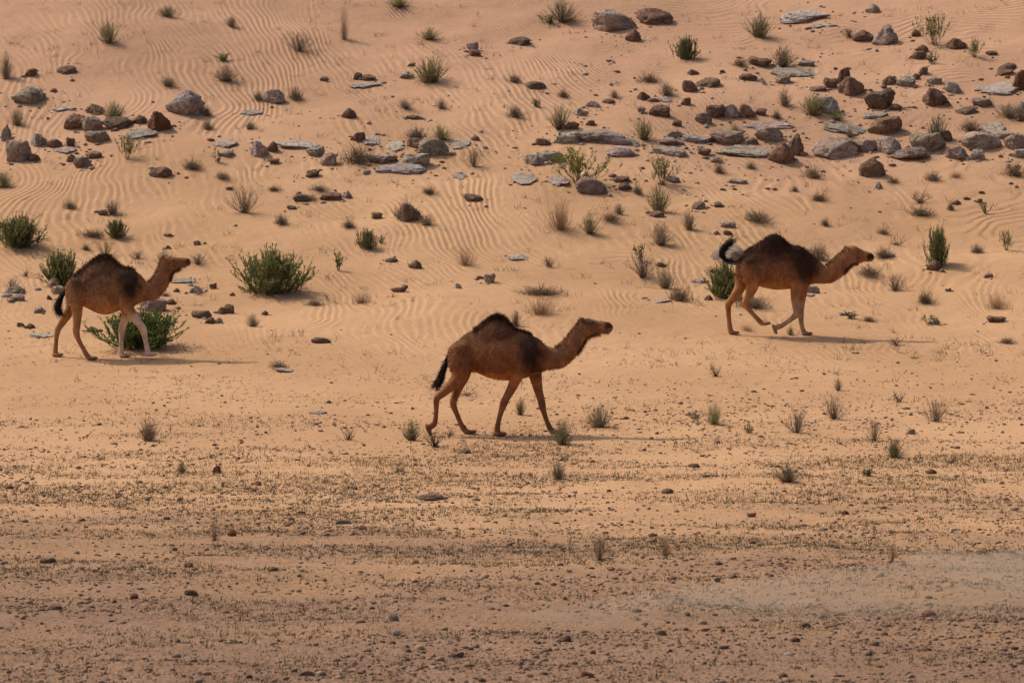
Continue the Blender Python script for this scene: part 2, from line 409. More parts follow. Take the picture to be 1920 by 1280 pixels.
# x0 y0 x1 y1 (photo pixels, extent of the stone) kind; kinds: g grey boulder, r rounded grey-brown boulder, b brown boulder,
# s pale flush slab, k layered grey ledge, l thin dark flat stone; then an optional label
ROCK_TXT = '''
22 163 87 197 g|pale grey cracked boulder standing alone left of the shrub-topped brown rocks
46 129 69 144 b
107 125 143 139 l
312 168 385 218 g|large pale grey wedge-shaped boulder with a small shrub at its foot
158 195 197 216 b
120 215 162 243 b
150 218 193 247 r|smooth rounded brown rock in the shrub-topped pile of brown rocks
193 219 250 242 l
248 216 276 233 b
278 208 323 246 b|reddish brown block throwing a shadow below the large pale wedge boulder
238 236 292 262 s
160 246 205 268 r
0 232 23 265 g
12 263 60 304 r|knobbly grey-brown round boulder low on the slope with small stones beside it
59 249 91 275 g
88 261 117 277 l
124 257 141 275 b
100 273 140 288 s
52 288 75 303 b
125 288 146 305 b
160 285 192 298 l
138 294 171 315 r
100 197 140 209 s
281 312 322 333 l|long dark brown stone tilted up out of bare sand
450 204 490 217 s
497 168 536 196 g|fractured grey block flanked by dry brush on both sides
600 143 616 153 b
400 258 442 278 s
470 263 504 294 g
500 265 522 286 b
410 282 440 295 g
505 297 525 308 b
573 318 600 333 l
523 259 610 280 s
575 275 610 294 g
598 286 632 311 r
183 393 203 404 l
537 385 557 393 l
550 363 582 378 l
600 361 640 376 b
662 136 679 150 b
674 141 706 152 l
660 150 713 166 s
749 134 776 148 g
765 119 777 125 l
875 78 898 95 g|grey stone perched on a thin brown flake on bare rippled sand
877 94 902 106 l
953 70 993 86 l|long low brown stone alone on the high rippled sand
987 152 1023 167 l
1110 22 1195 59 r|big rounded brown boulder high on the slope beside a tilted slab
1193 17 1260 47 l|tilted grey-brown slab beside the big rounded brown boulder
1172 55 1202 79 b
640 203 668 223 b
761 217 796 225 l
658 247 684 266 b
683 250 715 272 s
768 243 787 259 g
764 259 800 280 b
785 258 841 292 r|smooth grey-brown boulder with a dark green shrub growing right behind it
845 250 877 280 s
722 260 755 283 s
682 288 745 307 g
708 304 792 326 k|layered grey ledge with crumbling bedding below two smooth boulders
755 288 806 314 r
849 317 873 336 s
868 364 906 378 l|dark log-shaped stone lying alone on rippled sand
640 358 660 372 g
697 397 718 411 b
745 380 792 416 b|brown block tangled in brown dry brush
1005 259 1033 273 b
1040 243 1085 269 k
1086 238 1180 269 k|wide pale grey slab ledge running level across the slope
1138 272 1192 294 k
1060 228 1086 243 l
1160 257 1200 273 g
983 290 1018 311 g
1008 281 1056 304 k
960 304 1004 347 s
1028 325 1064 348 s
1080 333 1138 364 r|dark grey-brown boulder at the foot of the yellow-green open shrub
1158 342 1186 357 b
1150 332 1180 343 l
1075 202 1100 217 g
1097 188 1127 203 g
1128 186 1152 195 l
1097 226 1115 236 b
1217 197 1257 219 b
1195 172 1220 188 b
1235 178 1258 192 s
1195 200 1210 212 g
1252 245 1282 259 r
1235 258 1282 273 g
1228 272 1284 292 k
1217 395 1245 408 l
1260 225 1278 237 b
1245 330 1275 343 g
1467 18 1548 42 k|near-white crumbling outcrop breaking through the high rippled sand
1525 40 1556 53 s
1622 8 1650 25 g|small pale grey outcrop alone beside the top sand ripples
1600 57 1640 79 b|dark brown tent-shaped rock leaning on a grey craggy one
1635 47 1682 85 g|craggy grey rock beside the dark tent-shaped one
1708 55 1727 69 b
1775 72 1816 93 b
1706 96 1736 112 b
1715 84 1742 99 b
1848 96 1870 104 l
1403 107 1446 126 b
1497 113 1528 125 g
1452 125 1536 144 k
1382 137 1421 151 b
1452 140 1484 157 r
1418 145 1436 156 g
1289 130 1310 141 b
1350 131 1360 137 l
1303 148 1350 165 l
1280 150 1308 173 b
1568 127 1594 160 b
1545 145 1572 166 b
1573 143 1623 180 b|largest dark brown block in the tumbled pile topped by an upright stone
1516 162 1552 172 l
1653 143 1680 160 b
1682 143 1718 163 g
1708 138 1725 150 b
1722 125 1739 141 b
1737 145 1766 158 r
1772 153 1803 175 g
1620 167 1678 206 b|squat dark brown boulder with a broad flat top
1668 195 1692 208 b
1730 165 1780 200 b|angular brown boulder with a grey stone against its back
1830 147 1905 178 s|large rough pale slab lying flush in the sand
1872 121 1906 132 l
1868 131 1902 142 l
1898 132 1926 170 b|reddish brown block standing against the large rough pale slab
1823 185 1860 201 r
1792 203 1830 215 l
1902 190 1926 215 g
1903 213 1926 228 b
1530 182 1575 216 g|smooth grey wedge rock against the dense olive bush
1276 183 1295 198 b
1303 211 1335 233 r
1323 195 1358 222 b
1357 196 1386 223 g
1380 195 1418 222 b
1416 203 1437 217 b
1388 228 1480 243 s
1415 238 1468 266 r
1328 243 1396 271 r|long rounded grey rock with a dark tuft on its end
1280 250 1332 268 k
1398 257 1422 271 b
1350 271 1450 295 k|long straight grey ledge ending at a dark brown boulder
1440 266 1490 308 b|dark brown boulder at the end of the long straight ledge
1475 251 1506 292 b
1308 278 1333 292 b
1332 294 1356 306 g
1547 225 1622 252 s
1627 220 1690 253 b|rounded brown boulder just above the row of grey ledge rocks
1620 209 1662 223 k
1525 257 1606 298 r|biggest rounded grey boulder in the lower rock row with cracked face
1600 257 1642 285 k
1643 257 1690 291 g
1668 279 1746 301 r
1708 250 1772 286 r
1763 245 1787 266 b
1605 293 1660 332 b|notched brown boulder sitting alone below the rock row
1640 343 1654 354 g
1803 248 1877 281 r|broad low grey boulder below the round olive dome bush
1775 275 1816 301 g
1817 280 1845 300 g
1863 243 1906 261 k
1883 250 1926 281 r
1838 225 1882 250 s
1892 280 1926 296 g
1297 377 1322 393 r
1338 380 1358 389 b
1365 333 1398 345 k
1350 415 1378 427 g
1783 374 1801 384 b
1806 369 1820 375 l
1830 372 1842 381 b
262 558 314 584 r|smooth grey-brown boulder partly hidden by the walking camel with white front legs
312 560 331 571 b
355 534 383 551 g
325 518 365 531 s
393 530 407 542 b
325 540 337 548 b
360 582 397 597 l
385 594 406 607 b
407 575 421 589 b
417 570 439 588 b
402 594 418 606 g
490 582 503 591 b
430 548 441 555 b
584 632 620 644 l|flat grey-brown stone lying alone on bare plain sand
517 687 552 698 s
579 768 611 776 s
63 574 86 587 g
45 606 66 616 b
32 604 47 613 b
57 622 98 633 s
160 611 185 624 b
8 536 46 550 g
18 552 46 564 g
88 520 112 540 r
95 535 121 551 r
87 553 98 562 b
307 438 322 444 l
363 451 377 460 b
310 460 322 467 b
906 511 928 530 g
894 517 908 523 b
854 531 866 541 g
734 537 763 548 b|dark brown brick-shaped stone alone on smooth sand
953 472 989 488 s|flat pale grey slab flush in the sand above the camel walking ahead
766 487 791 504 b
721 484 746 492 l
1225 553 1253 569 s
1232 492 1249 501 b
1332 460 1396 494 r|smooth grey-brown boulder behind the raised tail of the trotting camel
1294 523 1319 532 g
1508 535 1536 550 k
1504 546 1526 556 s
1320 553 1336 563 b
1738 487 1766 508 b
1356 432 1374 441 b
1337 433 1349 440 b
1850 592 1886 605 b|brown layered stone alone on the sand right of the trotting camel's shadow
1844 513 1861 521 b
1772 540 1784 547 b
1742 600 1762 609 g
1699 804 1716 814 g
1575 585 1592 592 g
398 871 416 887 b|reddish brown cone-shaped stone standing on the grassy plain
428 993 444 1005 b|reddish cube-like stone on the plain beside a thin grey twig
778 926 831 938 l|long low brown hump of stone on the grassy plain
728 1149 748 1164 r|round dark stone standing out on the grey-brown foreground soil
1724 1141 1757 1155 b|brown jagged stone in the foreground soil behind the drifting dust
672 983 690 993 b
478 901 490 910 b
345 1104 372 1116 l
243 1111 259 1123 b
92 1135 116 1143 l
75 1045 106 1055 l
630 974 660 982 l
345 1053 363 1063 b
500 1063 521 1070 l
1047 1190 1072 1202 l
1400 960 1418 969 b
1240 915 1262 925 l
1575 955 1592 964 b
1495 1168 1520 1176 l
1480 1192 1500 1202 b
735 1180 752 1192 g
840 1222 870 1232 l
1090 1258 1115 1270 b
560 1258 590 1266 l
1230 1180 1250 1190 l
1735 878 1756 888 b
860 842 882 850 l
1290 868 1312 876 l
'''
ROCK_COL = {'g': (0.56, 0.455, 0.375), 'r': (0.47, 0.36, 0.275), 'b': (0.33, 0.205, 0.135), 's': (0.58, 0.485, 0.41),
            'k': (0.56, 0.46, 0.38), 'l': (0.30, 0.195, 0.13)}
ROCK_MESH = {'g': 'boulder', 'r': 'round', 'b': 'boulder', 's': 'slab', 'k': 'ledge', 'l': 'round'}
ROCK_DESC = {'g': 'angular grey rock', 'r': 'rounded grey-brown rock', 'b': 'brown angular stone', 's': 'pale flush stone slab',
             'k': 'layered grey rock ledge', 'l': 'thin dark flat stone'}

def zone(py):
    if py < 128: return 'high on the rippled sand above the rocky bands'
    if py < 345: return 'in the rocky bands across the slope'
    if py < 625: return 'on open sand between the rocky bands and the plain'
    if py < 830: return 'on the sparse upper plain'
    return 'on the grassy foreground plain'

# plants: x0 y0 x1 y1 kind | label | short name used by neighbours
PLANT_TXT = '''
183 37 223 81 W|upright grey-green wiry tuft alone at the top of the rippled slope|the lone grey-green wiry tuft
293 9 335 32 W
420 27 447 51 W
530 57 592 98 T|bare brown twig bush spreading on high rippled sand|the bare brown twig bush
-6 95 27 148 W
402 97 432 115 S
398 120 448 153 W|grey-green tuft just below a smaller green tuft|the twin green tufts
298 141 332 162 W
15 202 48 236 W
190 188 236 226 W|grey-green shrub growing on top of the brown rock pile|the shrub-topped brown rocks
212 250 268 300 O|olive upright open shrub on sand below the brown rock pile
376 196 400 218 W
376 222 404 243 W
455 225 482 242 W
340 295 383 321 D
399 280 416 306 S
398 320 437 339 D
-14 320 28 352 W
428 345 488 400 T|dry brown fan of bare twigs on rippled sand|the dry brown fan of twigs
192 374 228 402 W
116 373 146 393 D
510 398 546 423 D
500 346 530 360 D
575 344 622 361 D
552 362 600 378 D
470 168 500 190 D
534 162 575 190 D
-12 405 83 466 G|big olive-green bush cut by the edge of the picture, low and broad|the broad low green bush
198 412 238 448 G|small green bush with a brown dry clump at its side
142 427 206 448 D
725 -8 776 14 W
635 0 656 76 P|tall thin grass stalks on the high sand
783 50 827 75 W
775 104 842 155 W|dense round olive bush casting a dark shadow on high sand|the dense round olive bush
1018 -4 1090 42 W|grey-green broom bush with green sprigs at its foot|the grey-green broom bush
1007 25 1050 46 S
743 184 778 204 W
812 184 842 204 W
996 183 1018 201 S
1043 165 1070 184 D
950 195 982 223 D
1024 196 1073 243 W|grey wiry bush growing over a pale level ledge|the grey bush over the pale ledge
1188 220 1226 263 W
802 232 851 262 W
865 275 911 313 T
1034 272 1136 346 O|yellow-green open shrub with visible stems above a dark boulder|the yellow-green open shrub
1214 290 1272 346 O|thin pale olive shrub with see-through branches
1214 346 1256 398 W
1085 400 1126 438 W
1013 370 1086 436 P|reddish wispy dry bush, almost transparent against the sand|the reddish wispy dry bush
1118 395 1172 419 D
640 268 702 311 D
783 347 826 366 D
733 374 792 412 D
1150 380 1172 402 W
1183 345 1208 366 D
638 408 671 429 D
785 400 816 422 W
1140 167 1164 183 W
1195 135 1240 157 D
945 135 985 157 D
760 237 800 262 D
1263 70 1308 113 G|bright green leafy bush alone on the high sand|the bright green high bush
1394 24 1452 71 W|grey-olive fan-shaped bush below the near-white outcrop|the fan-shaped olive bush
1573 48 1613 71 T
1714 25 1788 86 O|tall leafy green-olive shrub among dark rocks near the top|the tall leafy green-olive shrub
1810 70 1843 109 O
1737 95 1760 120 S
1443 85 1491 126 W
1370 107 1405 127 D
1457 165 1486 199 W
1500 172 1552 216 W|dense olive bush hugging a smooth grey wedge rock
1228 152 1271 179 W
1364 230 1396 253 W
1583 238 1605 257 W
1732 214 1780 263 W|dark grey-green spiky tuft leaning over grey rocks|the dark spiky tuft
1793 222 1846 249 D|low round olive-brown dome bush beside pale slab
1866 191 1916 221 W
1549 204 1586 226 W
1503 310 1546 336 D
1517 357 1557 379 D
1706 349 1750 381 F
1700 384 1756 408 D
1838 377 1859 401 S
1278 392 1306 431 W
1382 392 1456 421 D
1690 274 1746 301 D
1878 303 1924 333 D
1335 300 1362 326 D
1730 319 1766 341 D
1775 318 1808 335 P
72 472 158 536 G|green bush with grey tips behind the rump of the walking camel with white front legs
32 489 66 518 F
176 447 219 480 T|yellowish dry twig bush above the hump of the camel with white front legs
454 470 571 554 G|large rounded green bush alone on the sand, casting shade to its side|the large lone green bush
194 582 343 656 G|broad dark green bush behind the pale front legs of a camel|the broad dark green bush
626 467 644 508 S|narrow upright green sprig standing alone on the sand
288 467 331 501 W
345 470 398 496 T
2 519 44 546 T
461 587 488 612 W
258 783 298 826 W|grey twiggy tuft alone on the sandy plain below a camel's shadow
571 559 608 574 D
500 675 546 691 D
240 466 276 486 T
20 440 60 448 D
670 430 711 468 G|bright green small bush on the open sand|the bright green small bush
707 440 722 456 S
845 461 901 500 P|reddish dry clump on rippled sand between pale slab and green bush
1013 477 1046 501 T
979 554 1052 593 P|pinkish dry grass clump just above the hump of the leading camel|the pinkish dry grass clump
956 579 978 611 W
1187 456 1213 491 S|green sprig rising out of a grey dead twig mound
1169 470 1241 521 T|grey mound of dead twigs around a green sprig|the grey mound of dead twigs
1229 503 1266 541 W|olive tuft throwing a long dark shadow beside the dead twig mound
1250 530 1300 566 D
1214 415 1261 460 W
752 787 791 826 W|grey wiry tuft by the trailing hind foot of the leading camel
1099 757 1149 801 W|round grey wiry tuft ahead of the leading camel's front foot
1029 787 1081 834 W|grey wiry tuft hiding the leading camel's front foot
631 794 671 825 F|black dead twigs on the plain well behind the leading camel
788 800 842 838 F|black spreading dead branches beneath the leading camel's tail
830 796 856 816 F
965 744 986 778 W
655 545 700 570 P
970 533 1062 556 D
1734 428 1781 500 G|upright bright green shrub growing over two brown stones|the upright bright green shrub
1659 430 1706 460 F
1503 455 1562 490 D
1634 460 1682 486 D
1598 494 1662 521 D
1650 510 1706 546 T
1714 540 1757 571 D
1843 545 1896 581 P
1874 429 1901 470 O
1327 495 1396 561 G|bushy green shrub behind the hind legs of the trotting camel|the green shrub behind the trotting camel
1372 553 1452 580 D
1383 605 1420 622 P
1474 610 1492 628 W
1584 581 1611 598 S
1614 590 1644 604 D
1724 589 1762 609 S
1660 625 1705 648 F
1563 707 1580 732 W
1465 763 1521 812 T|wide open grey-brown bush with a black woody base on the plain|the wide open bush with black base
1535 740 1593 786 T|pale twiggy round bush on the plain between two similar ones
1729 744 1781 791 T|dark-stemmed round twig bush beside scattered dark stones
1670 730 1701 754 F
1324 755 1356 796 W
1619 785 1661 826 T
1654 821 1701 858 W
1392 794 1419 812 S
1033 850 1076 863 F
1029 864 1066 898 W
1444 868 1511 903 W
204 919 246 951 F|dark dead clump on the grassy foreground plain|the dark dead clump
1107 999 1143 1050 T
1230 1004 1266 1042 T
1661 1014 1686 1053 T
387 974 416 1013 T
735 868 770 884 F
1328 679 1356 706 F
1290 765 1325 785 F
1325 500 1345 512 D
1660 330 1690 345 D
1185 460 1195 470 D
150 455 172 470 D
845 715 905 742 F
170 848 205 862 F
330 862 352 885 W
1765 852 1800 868 F
1610 875 1640 892 S
50 918 78 932 F
1870 630 1905 645 D
1700 655 1730 672 F
300 545 322 556 D
1815 455 1850 475 D
1535 405 1560 425 D
1640 425 1670 440 D
1775 375 1790 395 D
1445 205 1468 225 D
1395 300 1420 318 D
1480 345 1500 360 D
'''
PLANT_CAT = {'G': 'bush', 'O': 'shrub', 'W': 'tuft', 'T': 'twig bush', 'D': 'dry brush', 'F': 'dead twigs', 'P': 'dry plant', 'S': 'sprig'}
PLANT_NAME = {'G': 'green_bush', 'O': 'open_shrub', 'W': 'wiry_tuft', 'T': 'twig_bush', 'D': 'dry_brush', 'F': 'dead_twigs', 'P': 'wispy_dry_plant', 'S': 'green_sprig'}
PLANT_DESC = {'G': 'green leafy bush', 'O': 'thin open shrub', 'W': 'grey-green wiry tuft', 'T': 'dry bare twig bush', 'D': 'brown dry brush clump',
              'F': 'dark dead twig clump', 'P': 'reddish wispy dry plant', 'S': 'small green sprig'}

def parse(txt):
    out = []
    for ln in txt.strip().splitlines():
        p = ln.split('|')
        q = p[0].split()
        out.append(([float(a) for a in q[:4]], q[4], p[1] if len(p) > 1 else None, p[2] if len(p) > 2 else None))
    return out
PL = parse(PLANT_TXT); RK = parse(ROCK_TXT)
ROCK_SHORT = {'large pale grey wedge': 'the large pale wedge boulder', 'fractured grey block': 'the fractured grey block', 'big rounded brown boulder high': 'the big high brown boulder',
              'near-white crumbling': 'the near-white outcrop', 'largest dark brown block': 'the tumbled brown pile', 'large rough pale slab lying': 'the large rough pale slab',
              'long straight grey ledge': 'the long straight ledge', 'biggest rounded grey': 'the biggest cracked grey boulder', 'broad low grey boulder': 'the broad low grey boulder',
              'layered grey ledge with': 'the crumbling layered ledge', 'smooth grey-brown boulder with a dark': 'the shrub-backed boulder', 'pale grey cracked': 'the pale cracked lone boulder',
              'knobbly': 'the knobbly round boulder', 'notched': 'the notched lone boulder', 'squat dark': 'the squat flat-topped boulder', 'wide pale grey slab': 'the wide pale level ledge',
              'dark brown tent': 'the dark tent-shaped rock', 'dark log': 'the dark log-shaped stone', 'long low brown hump': 'the long low stone hump', 'reddish brown cone': 'the reddish cone-shaped stone'}
NOTABLE = [((b[0] + b[2]) / 2, b[3], v_) for b, k_, l_, _ in RK if l_ for q_, v_ in ROCK_SHORT.items() if l_.startswith(q_)]
NOTABLE += [(960, 815, 'the leading camel'), (1440, 640, 'the trotting camel'), (210, 675, 'the big-bellied camel'), (1500, 1120, 'the drifting dust')]
NOTABLE += [((b[0] + b[2]) / 2, b[3], short) for b, k_, l_, short in PL if short]

def auto_label(desc, w, b, big=50, small=24):
    xc, yb = (b[0] + b[2]) / 2, b[3]
    size = 'large' if w > big else 'small' if w < small else 'medium-sized'
    best = min(NOTABLE, key=lambda t: math.hypot(t[0] - xc, (t[1] - yb) * 1.6))
    d = math.hypot(best[0] - xc, (best[1] - yb) * 1.6)
    if d < 175:
        rel = 'just uphill of' if yb < best[1] - 14 else 'just downhill of' if yb > best[1] + 14 else 'level with'
        return f'{size} {desc} {rel} {best[2]}', f'{desc}s {rel} {best[2]}'
    return f'{size} {desc} {zone(yb)}', f'{desc}s {zone(yb)}'

ROCK_POS = []
def place_rocks():
    boxes = np.array([b for b, *_ in RK])
    xc = (boxes[:, 0] + boxes[:, 2]) / 2
    P0, d0 = ground_at(xc, boxes[:, 3])
    n0 = normal_at(P0[:, 0], P0[:, 1])
    ray = P0 - np.array([0, 0, CAM_Z]); ray /= np.linalg.norm(ray, axis=1, keepdims=True)
    sina = np.clip(-(n0 * ray).sum(1), 0.06, 0.6)
    sc_ = FPX / d0
    W = (boxes[:, 2] - boxes[:, 0]) / sc_; h = (boxes[:, 3] - boxes[:, 1]) / sc_
    D = np.zeros_like(W); Z = np.zeros_like(W)
    for i, (b, kd, lb, sh) in enumerate(RK):
        if kd == 's':
            Z[i] = 0.022 + 0.035 * W[i]; D[i] = np.clip((h[i] - Z[i]) / sina[i], 0.35 * W[i], 2.2 * W[i])
        elif kd == 'k':
            D[i] = 0.65 * W[i]; Z[i] = max(0.05, h[i] - 0.8 * D[i] * sina[i])
        else:
            D[i] = 0.8 * W[i]; Z[i] = max(0.05, h[i] - 0.35 * D[i] * sina[i])
    py = boxes[:, 3] - 0.42 * D * sina * sc_
    P, _ = ground_at(xc, py)
    N = normal_at(P[:, 0], P[:, 1])
    cnt = {}
    for i, (b, kd, lb, sh) in enumerate(RK):
        mk = ROCK_MESH[kd]
        me = ROCKS[mk][RNG.integers(6)]
        small = (b[2] - b[0]) < 26
        name = {'s': 'flush_stone', 'k': 'layered_rock', 'l': 'flat_stone'}.get(kd, 'stone' if small else 'boulder')
        o = link(name, me)
        bury = 0.45 if kd in 'sk' else 0.4
        zs = Z[i] / (1 - bury)
        yaw = RNG.choice([0, math.pi]) + RNG.uniform(-0.28, 0.28)
        c = P[i].copy(); c[2] += Z[i] - zs * 0.5
        up = Vector((0, 0, 1)).lerp(Vector(N[i]), 0.9 if kd in 'skl' else 0.4).normalized()
        q = up.to_track_quat('Z', 'Y')
        R = Vector((0, 0, 1)).rotation_difference(up).to_matrix().to_4x4() @ Matrix.Rotation(yaw, 4, 'Z')
        tilt = RNG.uniform(-0.1, 0.1)
        if lb and 'tilted' in lb: tilt = -0.3 if 'long dark' in lb else 0.25
        R = Matrix.Rotation(tilt, 4, 'Y') @ R
        o.matrix_world = Matrix.Translation(Vector(c)) @ R @ Matrix.Diagonal((W[i] * (1.22 if kd in 'sk' else 1.06), D[i], zs, 1))
        if b[3] < 640: ROCK_POS.append((P[i][0], P[i][1], W[i]))
        base = np.array(ROCK_COL[kd]) * RNG.uniform(0.82, 1.2) * (1 + RNG.uniform(-0.06, 0.06, 3))
        if lb and 'reddish' in lb: base = np.array((0.24, 0.115, 0.065))
        if lb and 'near-white' in lb: base = np.array((0.66, 0.57, 0.50))
        if b[3] > 830 and kd == 'b': base *= np.array((1.15, 0.9, 0.8))
        o.color = (*base, 1)
        if lb:
            tag(o, lb, 'rock')
        else:
            l_, g_ = auto_label(ROCK_DESC[kd], b[2] - b[0], b)
            tag(o, l_, 'rock' if not small else 'stone', g_)
place_rocks()

# ------------------------------------------------------------------ plants
class Strands:
    """collects tapered ribbons (stems, twigs, blades) and leaves"""
    def __init__(s): s.v = []; s.f = []; s.c = []; s.n = 0
    def ribbon(s, pts, w0, w1, col0, col1, rg):
        pts = np.asarray(pts); n = len(pts)
        t = np.linspace(0, 1, n)
        d = pts[-1] - pts[0]
        side = np.cross(d, rg.normal(size=3)); side /= (np.linalg.norm(side) + 1e-9)
        w = (w0 + (w1 - w0) * t)[:, None] * 0.5
        # triangular cross-section so that a twig has thickness from every side
        side2 = np.cross(d, side); side2 /= (np.linalg.norm(side2) + 1e-9)
        a = pts + side * w; b = pts - side * w * 0.5 + side2 * w * 0.87; c = pts - side * w * 0.5 - side2 * w * 0.87
        v = np.stack([a, b, c], 1).reshape(-1, 3)
        k0 = np.arange(n - 1) * 3
        f = []
        for i, j in ((0, 1), (1, 2), (2, 0)):
            f.append(np.stack([k0 + i, k0 + j, k0 + 3 + j, k0 + 3 + i], 1))
        s.f.append(np.concatenate(f) + s.n); s.v.append(v); s.n += len(v)
        col = np.asarray(col0)[None] * (1 - t)[:, None] + np.asarray(col1)[None] * t[:, None]
        s.c.append(np.repeat(col, 3, 0))
    def leaf(s, p, d, L, w, col, rg):
        d = d / np.linalg.norm(d)
        side = np.cross(d, rg.normal(size=3)); side /= (np.linalg.norm(side) + 1e-9)
        up = np.cross(side, d)
        v = np.array([p, p + d * L * 0.5 + side * w * 0.5 + up * w * 0.15, p + d * L, p + d * L * 0.5 - side * w * 0.5 + up * w * 0.15])
        s.f.append(np.array([[0, 1, 2, 3]]) + s.n); s.v.append(v); s.n += 4
        s.c.append(np.repeat(np.asarray(col)[None], 4, 0))
    def mesh(s, name, mat):
        me = mesh_np(name, np.concatenate(s.v), np.concatenate(s.f), False, np.concatenate(s.c))
        me.materials.append(mat)
        return me

def stem_path(base, az, lean, L, n, rg, curve=0.35, wob=0.05):
    """a stem that starts leaning and bends upward"""
    pts = [np.array(base, float)]; d = np.array([math.cos(az) * math.sin(lean), math.sin(az) * math.sin(lean), math.cos(lean)])
    for i in range(n - 1):
        d = d + np.array([0, 0, curve / n]) + rg.normal(size=3) * wob
        d /= np.linalg.norm(d)
        pts.append(pts[-1] + d * L / (n - 1))
    return np.array(pts)

def unit_fit(parts):
    """scale a set of Strands to a unit footprint diameter and unit height (base at z=0)"""
    V = np.concatenate([np.concatenate(p.v) for p in parts if p.v])
    rx = np.percentile(np.abs(V[:, :2]), 98.5); rz = np.percentile(V[:, 2], 99.3)
    for p in parts:
        for v in p.v:
            v[:, :2] /= 2 * rx; v[:, 2] /= rz

def var(c, rg, a=0.25): return np.clip(np.asarray(c) * (1 + rg.uniform(-a, a)) * (1 + rg.uniform(-0.08, 0.08, 3)), 0.004, 1)

